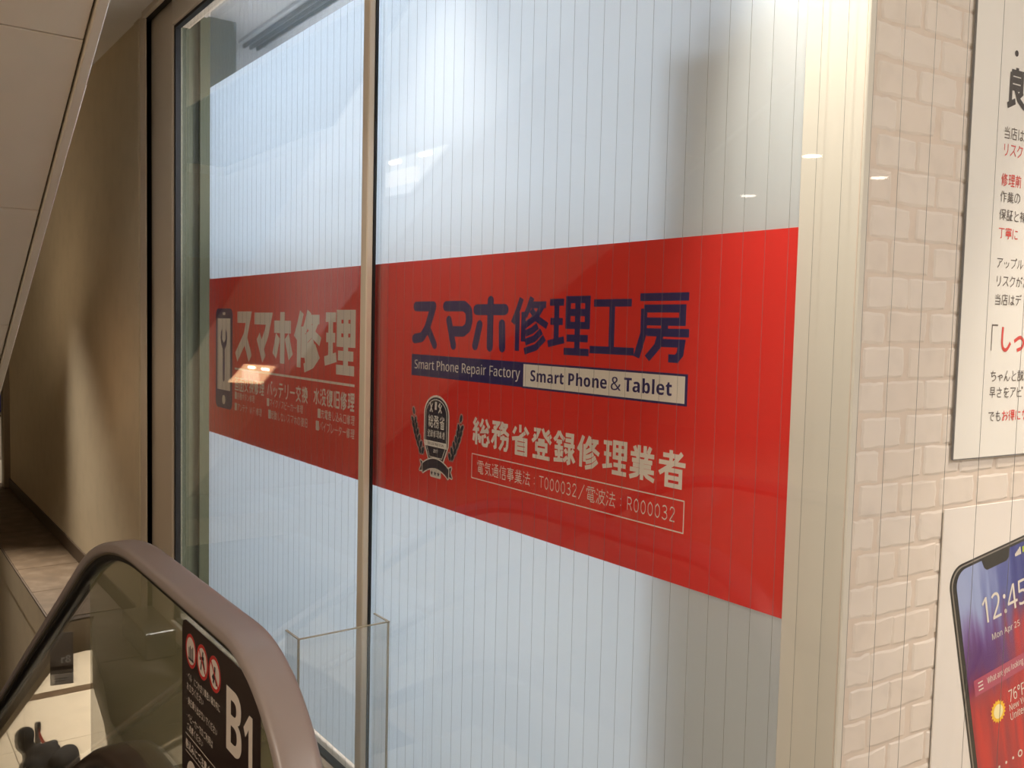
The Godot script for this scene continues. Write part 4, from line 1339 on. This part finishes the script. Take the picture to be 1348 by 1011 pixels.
func person():
	# someone in a dark hooded coat and cap on the lower floor, hands in the pockets; one closed body surface
	var base := Vector3(-10.36, LOWER, -0.18)
	var bones := [
		[Vector3(-0.17, 1.52, 0.0), Vector3(-0.16, 1.60, 0.0), 0.088, 0.094], [Vector3(-0.08, 1.38, 0), Vector3(-0.15, 1.50, 0), 0.085, 0.075],
		[Vector3(-0.0, 1.33, -0.17), Vector3(-0.0, 1.33, 0.17), 0.125, 0.125], [Vector3(0.02, 1.30, 0), Vector3(0.04, 0.90, 0), 0.20, 0.20], [Vector3(0.03, 1.0, -0.07), Vector3(0.02, 0.70, -0.10), 0.16, 0.14], [Vector3(0.03, 1.0, 0.07), Vector3(0.02, 0.70, 0.10), 0.16, 0.14],
		[Vector3(-0.02, 1.30, -0.22), Vector3(0.05, 1.06, -0.29), 0.08, 0.07], [Vector3(0.05, 1.06, -0.29), Vector3(-0.14, 0.92, -0.2), 0.07, 0.055],
		[Vector3(-0.02, 1.30, 0.22), Vector3(0.05, 1.06, 0.29), 0.08, 0.07], [Vector3(0.05, 1.06, 0.29), Vector3(-0.14, 0.92, 0.2), 0.07, 0.055],
		[Vector3(0.02, 0.85, -0.10), Vector3(-0.06, 0.48, -0.11), 0.10, 0.07], [Vector3(-0.06, 0.48, -0.11), Vector3(0.0, 0.09, -0.11), 0.07, 0.05], [Vector3(0.02, 0.045, -0.11), Vector3(-0.16, 0.042, -0.12), 0.048, 0.042],
		[Vector3(0.02, 0.85, 0.10), Vector3(0.04, 0.48, 0.11), 0.10, 0.07], [Vector3(0.04, 0.48, 0.11), Vector3(0.12, 0.09, 0.11), 0.07, 0.05], [Vector3(0.14, 0.045, 0.11), Vector3(-0.04, 0.042, 0.12), 0.048, 0.042],
		[Vector3(-0.06, 1.41, -0.06), Vector3(-0.06, 1.41, 0.06), 0.075, 0.075], [Vector3(-0.20, 1.63, 0.0), Vector3(-0.255, 1.60, 0.0), 0.03, 0.018], [Vector3(-0.25, 1.54, 0), Vector3(-0.268, 1.54, 0), 0.016, 0.012],
	]
	var m := nets(bones, Vector3(-0.40, -0.02, -0.44), Vector3(0.30, 1.74, 0.44), 0.022, 0.045)
	var t := thing("person", "person in a dark coat and cap with a rucksack on the bright lower floor", "person", base)
	obj("body", m, M.coat, t)
	obj("rucksack", nets([[Vector3(0.25, 1.36, -0.09), Vector3(0.25, 1.36, 0.09), 0.11, 0.11], [Vector3(0.27, 1.05, -0.10), Vector3(0.27, 1.05, 0.10), 0.13, 0.13], [Vector3(0.25, 1.30, 0), Vector3(0.28, 1.05, 0), 0.16, 0.17]], Vector3(0.02, 0.82, -0.3), Vector3(0.52, 1.54, 0.3), 0.024, 0.05), M.coat, t)
	t.rotation_degrees.y = 53.6

func nets(bones: Array, lo: Vector3, hi: Vector3, cell: float, soft: float) -> ArrayMesh:
	var n := Vector3i(((hi - lo) / cell).ceil()) + Vector3i.ONE
	var f := PackedFloat32Array()
	f.resize(n.x * n.y * n.z)
	for z in n.z:
		for y in n.y:
			for x in n.x:
				var p := lo + Vector3(x, y, z) * cell
				var d := 1.0
				for b in bones:
					var ab: Vector3 = b[1] - b[0]
					var u := clampf((p - b[0]).dot(ab) / ab.length_squared(), 0, 1)
					var e: float = (p - b[0] - ab * u).length() - lerpf(b[2], b[3], u)
					if e < d + soft:
						var h := clampf(0.5 + 0.5 * (d - e) / soft, 0, 1)
						d = lerpf(d, e, h) - soft * h * (1 - h) * 0.5
				f[x + n.x * (y + n.y * z)] = d
	var at := {}
	var verts := PackedVector3Array()
	for z in n.z - 1:
		for y in n.y - 1:
			for x in n.x - 1:
				var sum := Vector3.ZERO
				var cnt := 0
				for e in 12:
					var axis := e / 4
					var o := [Vector3i(0, 0, 0), Vector3i(0, 0, 0)]
					o[0][(axis + 1) % 3] = e & 1
					o[0][(axis + 2) % 3] = (e >> 1) & 1
					o[1] = o[0]
					o[1][axis] = 1
					var a: Vector3i = o[0]
					var b: Vector3i = o[1]
					var fa := f[x + a.x + n.x * (y + a.y + n.y * (z + a.z))]
					var fb := f[x + b.x + n.x * (y + b.y + n.y * (z + b.z))]
					if (fa < 0) != (fb < 0):
						sum += Vector3(a).lerp(Vector3(b), fa / (fa - fb))
						cnt += 1
				if cnt:
					at[Vector3i(x, y, z)] = verts.size()
					verts.append(lo + (Vector3(x, y, z) + sum / cnt) * cell)
	var idx := PackedInt32Array()
	for z in range(1, n.z - 1):
		for y in range(1, n.y - 1):
			for x in range(1, n.x - 1):
				var fa := f[x + n.x * (y + n.y * z)]
				for axis in 3:
					var o := Vector3i.ZERO
					o[axis] = 1
					var fb := f[x + o.x + n.x * (y + o.y + n.y * (z + o.z))]
					if (fa < 0) == (fb < 0):
						continue
					var q := []
					for k in [[0, 0], [1, 0], [1, 1], [0, 1]]:
						var c := Vector3i(x, y, z)
						c[(axis + 1) % 3] -= k[0]
						c[(axis + 2) % 3] -= k[1]
						q.append(at.get(c, -1))
					if q.has(-1):
						continue
					if fa < 0:
						q.reverse()
					idx.append_array([q[0], q[1], q[2], q[0], q[2], q[3]])
	var arr := []
	arr.resize(Mesh.ARRAY_MAX)
	arr[Mesh.ARRAY_VERTEX] = verts
	arr[Mesh.ARRAY_INDEX] = idx
	var am := ArrayMesh.new()
	am.add_surface_from_arrays(Mesh.PRIMITIVE_TRIANGLES, arr)
	var st := SurfaceTool.new()
	st.create_from(am, 0)
	st.generate_normals()
	return st.commit()

# ------------------------------------------------------------------ lamps of the hall and added lit panels, seen as reflections in the glass
func downlight(label: String, at: Vector3, energy: float, tint: Color, cone: float, aim := Vector3.DOWN):
	var t := thing("downlight", label, "lamp", at, "round recessed downlights")
	obj("trim_ring", lathe([Vector2(0.085, 0.0), Vector2(0.105, -0.008), Vector2(0.108, -0.002), Vector2(0.108, 0.0)], 24), M.ceiling_white, t)
	obj("lamp_lens", lathe([Vector2(0.0, -0.004), Vector2(0.086, -0.004), Vector2(0.086, 0.0)], 24), M.lamp_warm, t)
	var l := SpotLight3D.new()
	l.name = "downlight_beam"
	l.light_energy = energy
	l.light_color = tint
	l.light_size = 0.05
	l.spot_angle = cone
	l.spot_angle_attenuation = 1.0
	l.spot_range = 12.0
	l.shadow_enabled = true
	t.add_child(l)
	l.position = Vector3(0, -0.02, 0)
	l.basis = Basis.looking_at(aim, Vector3.FORWARD)
	return t

func hall_lights():
	downlight("bright downlight close to the glass above the white post", Vector3(-1.02, CEIL, 0.36), 8.8, Color(1.0, 0.965, 0.90), 17.0, Vector3(0.05, -1, -0.30))
	downlight("downlight close to the glass above the middle of the red banner", Vector3(-2.29, CEIL, 0.36), 2.3, Color(1.0, 0.975, 0.95), 23.0, Vector3(0, -1, -0.2))
	downlight("narrow downlight above the stone ledge by the cream wall", Vector3(-8.0, CEIL, 0.70), 27.0, WARM, 22.0, Vector3(0.50, -1, 0.05))
	downlight("warm downlight over the notice board on the brick wall", Vector3(-0.12, 3.25, -0.70), 4.2, Color(1.0, 0.93, 0.83), 15.0, Vector3(-0.66, -1.86, 0.06))
	downlight("downlight mirrored small and faint in the upper window", Vector3(-6.11, CEIL, 3.61), 1.4, WARM, 45.0)
	downlight("downlight mirrored as an ellipse on the white post", Vector3(-5.12, CEIL, 5.72), 1.4, WARM, 45.0)
	downlight("downlight mirrored on the brick wall beside the white post", Vector3(-5.35, CEIL, 7.18), 1.4, WARM, 45.0)
	downlight("downlight mirrored just left of the white post", Vector3(-7.08, CEIL, 7.25), 1.4, WARM, 45.0)
	for k in [["square ceiling lamp panel near the escalator entrance", Vector3(0.6, CEIL - 0.02, 3.6)], ["square ceiling lamp panel further back in the hall", Vector3(-0.9, CEIL - 0.02, 6.4)]]:
		tag(obj("ceiling_lamp_panel", chamfer(Vector3(1.2, 0.03, 1.2), 0.005), M.lamp_panel, self, k[1]), k[0], "lamp", "square ceiling lamp panels")
	# invented lit panels on the upper escalator, added only to be mirrored in the glass
	added_side_lamp("amber lit panel added to the upper escalator for the reflection in the left banner", PackedVector2Array([Vector2(-6.16, 1.196), Vector2(-5.55, 1.222), Vector2(-5.32, 1.345), Vector2(-5.84, 1.335)]), M.added_lamp_amber)
	added_side_lamp("pale lit panel added to the upper escalator for the reflection above the right banner", PackedVector2Array([Vector2(-4.0, 2.235), Vector2(-3.70, 2.232), Vector2(-3.38, 2.405), Vector2(-4.0, 2.405)]), M.added_lamp_pale)

func added_side_lamp(label: String, face: PackedVector2Array, m: Material):  # made-up lit panel, put there for its mirror image in the window
	var mid := Vector2.ZERO
	for v in face:
		mid += v / face.size()
	var o := moved(face, -mid)
	var t := thing("added_side_lamp", label, "lamp", Vector3(mid.x, mid.y, 0.748))
	obj("housing", turned(grown(o, 0.012), 0.02), M.ceiling_white, t)
	obj("lamp_face", turned(o, 0.004), m, t, Vector3(0, 0, -0.021))
	for k in 2:
		obj("lamp_lens", chamfer(Vector3(0.09, 0.014, 0.008), 0.002), M.lamp_warm, t, Vector3(lerpf(o[3].x, o[2].x, 0.25 + 0.45 * k), o[3].y - 0.016, -0.026))
	var l := AreaLight3D.new()
	l.name = "added_side_lamp_light"
	l.area_size = Vector2(0.3, 0.07)
	l.light_energy = 0.006
	l.light_color = WARM
	l.area_range = 12.0
	l.shadow_enabled = true
	t.add_child(l)
	l.position = Vector3(0, -0.01, -0.03)

func turned(poly: PackedVector2Array, depth: float) -> ArrayMesh:
	# like prism, but its thickness runs from z = 0 towards the window
	return prism(poly, depth)

func far_end():
	var p := structure("wall_pillar")
	span("face", Vector3(-10.40, -0.12, 0.04), Vector3(-10.25, CEIL, 0.14), M.brushed, p, 0.01)
	var t := thing("display_stand", "shop display with purple panel over a pale counter, far behind the cream wall", "display", Vector3(-12.5, -0.12, -0.35))
	obj("counter", chamfer(Vector3(0.3, 0.52, 0.7), 0.01), M.poster_white, t, Vector3(0, 0.26, 0))
	obj("counter_base", box(Vector3(0.28, 0.05, 0.68)), M.baseboard, t, Vector3(0, 0.026, 0))
	obj("shelf", chamfer(Vector3(0.32, 0.03, 0.72), 0.004), M.baseboard, t, Vector3(0, 0.535, 0))
	obj("panel", chamfer(Vector3(0.04, 0.95, 0.7), 0.005), M.purple_poster, t, Vector3(-0.1, 1.03, 0))
	tag(obj("far_ceiling_lamp", chamfer(Vector3(1.0, 0.025, 1.0), 0.004), M.lamp_panel, self, Vector3(-12.2, CEIL - 0.015, -1.2)), "square ceiling lamp over the purple shop display", "lamp")
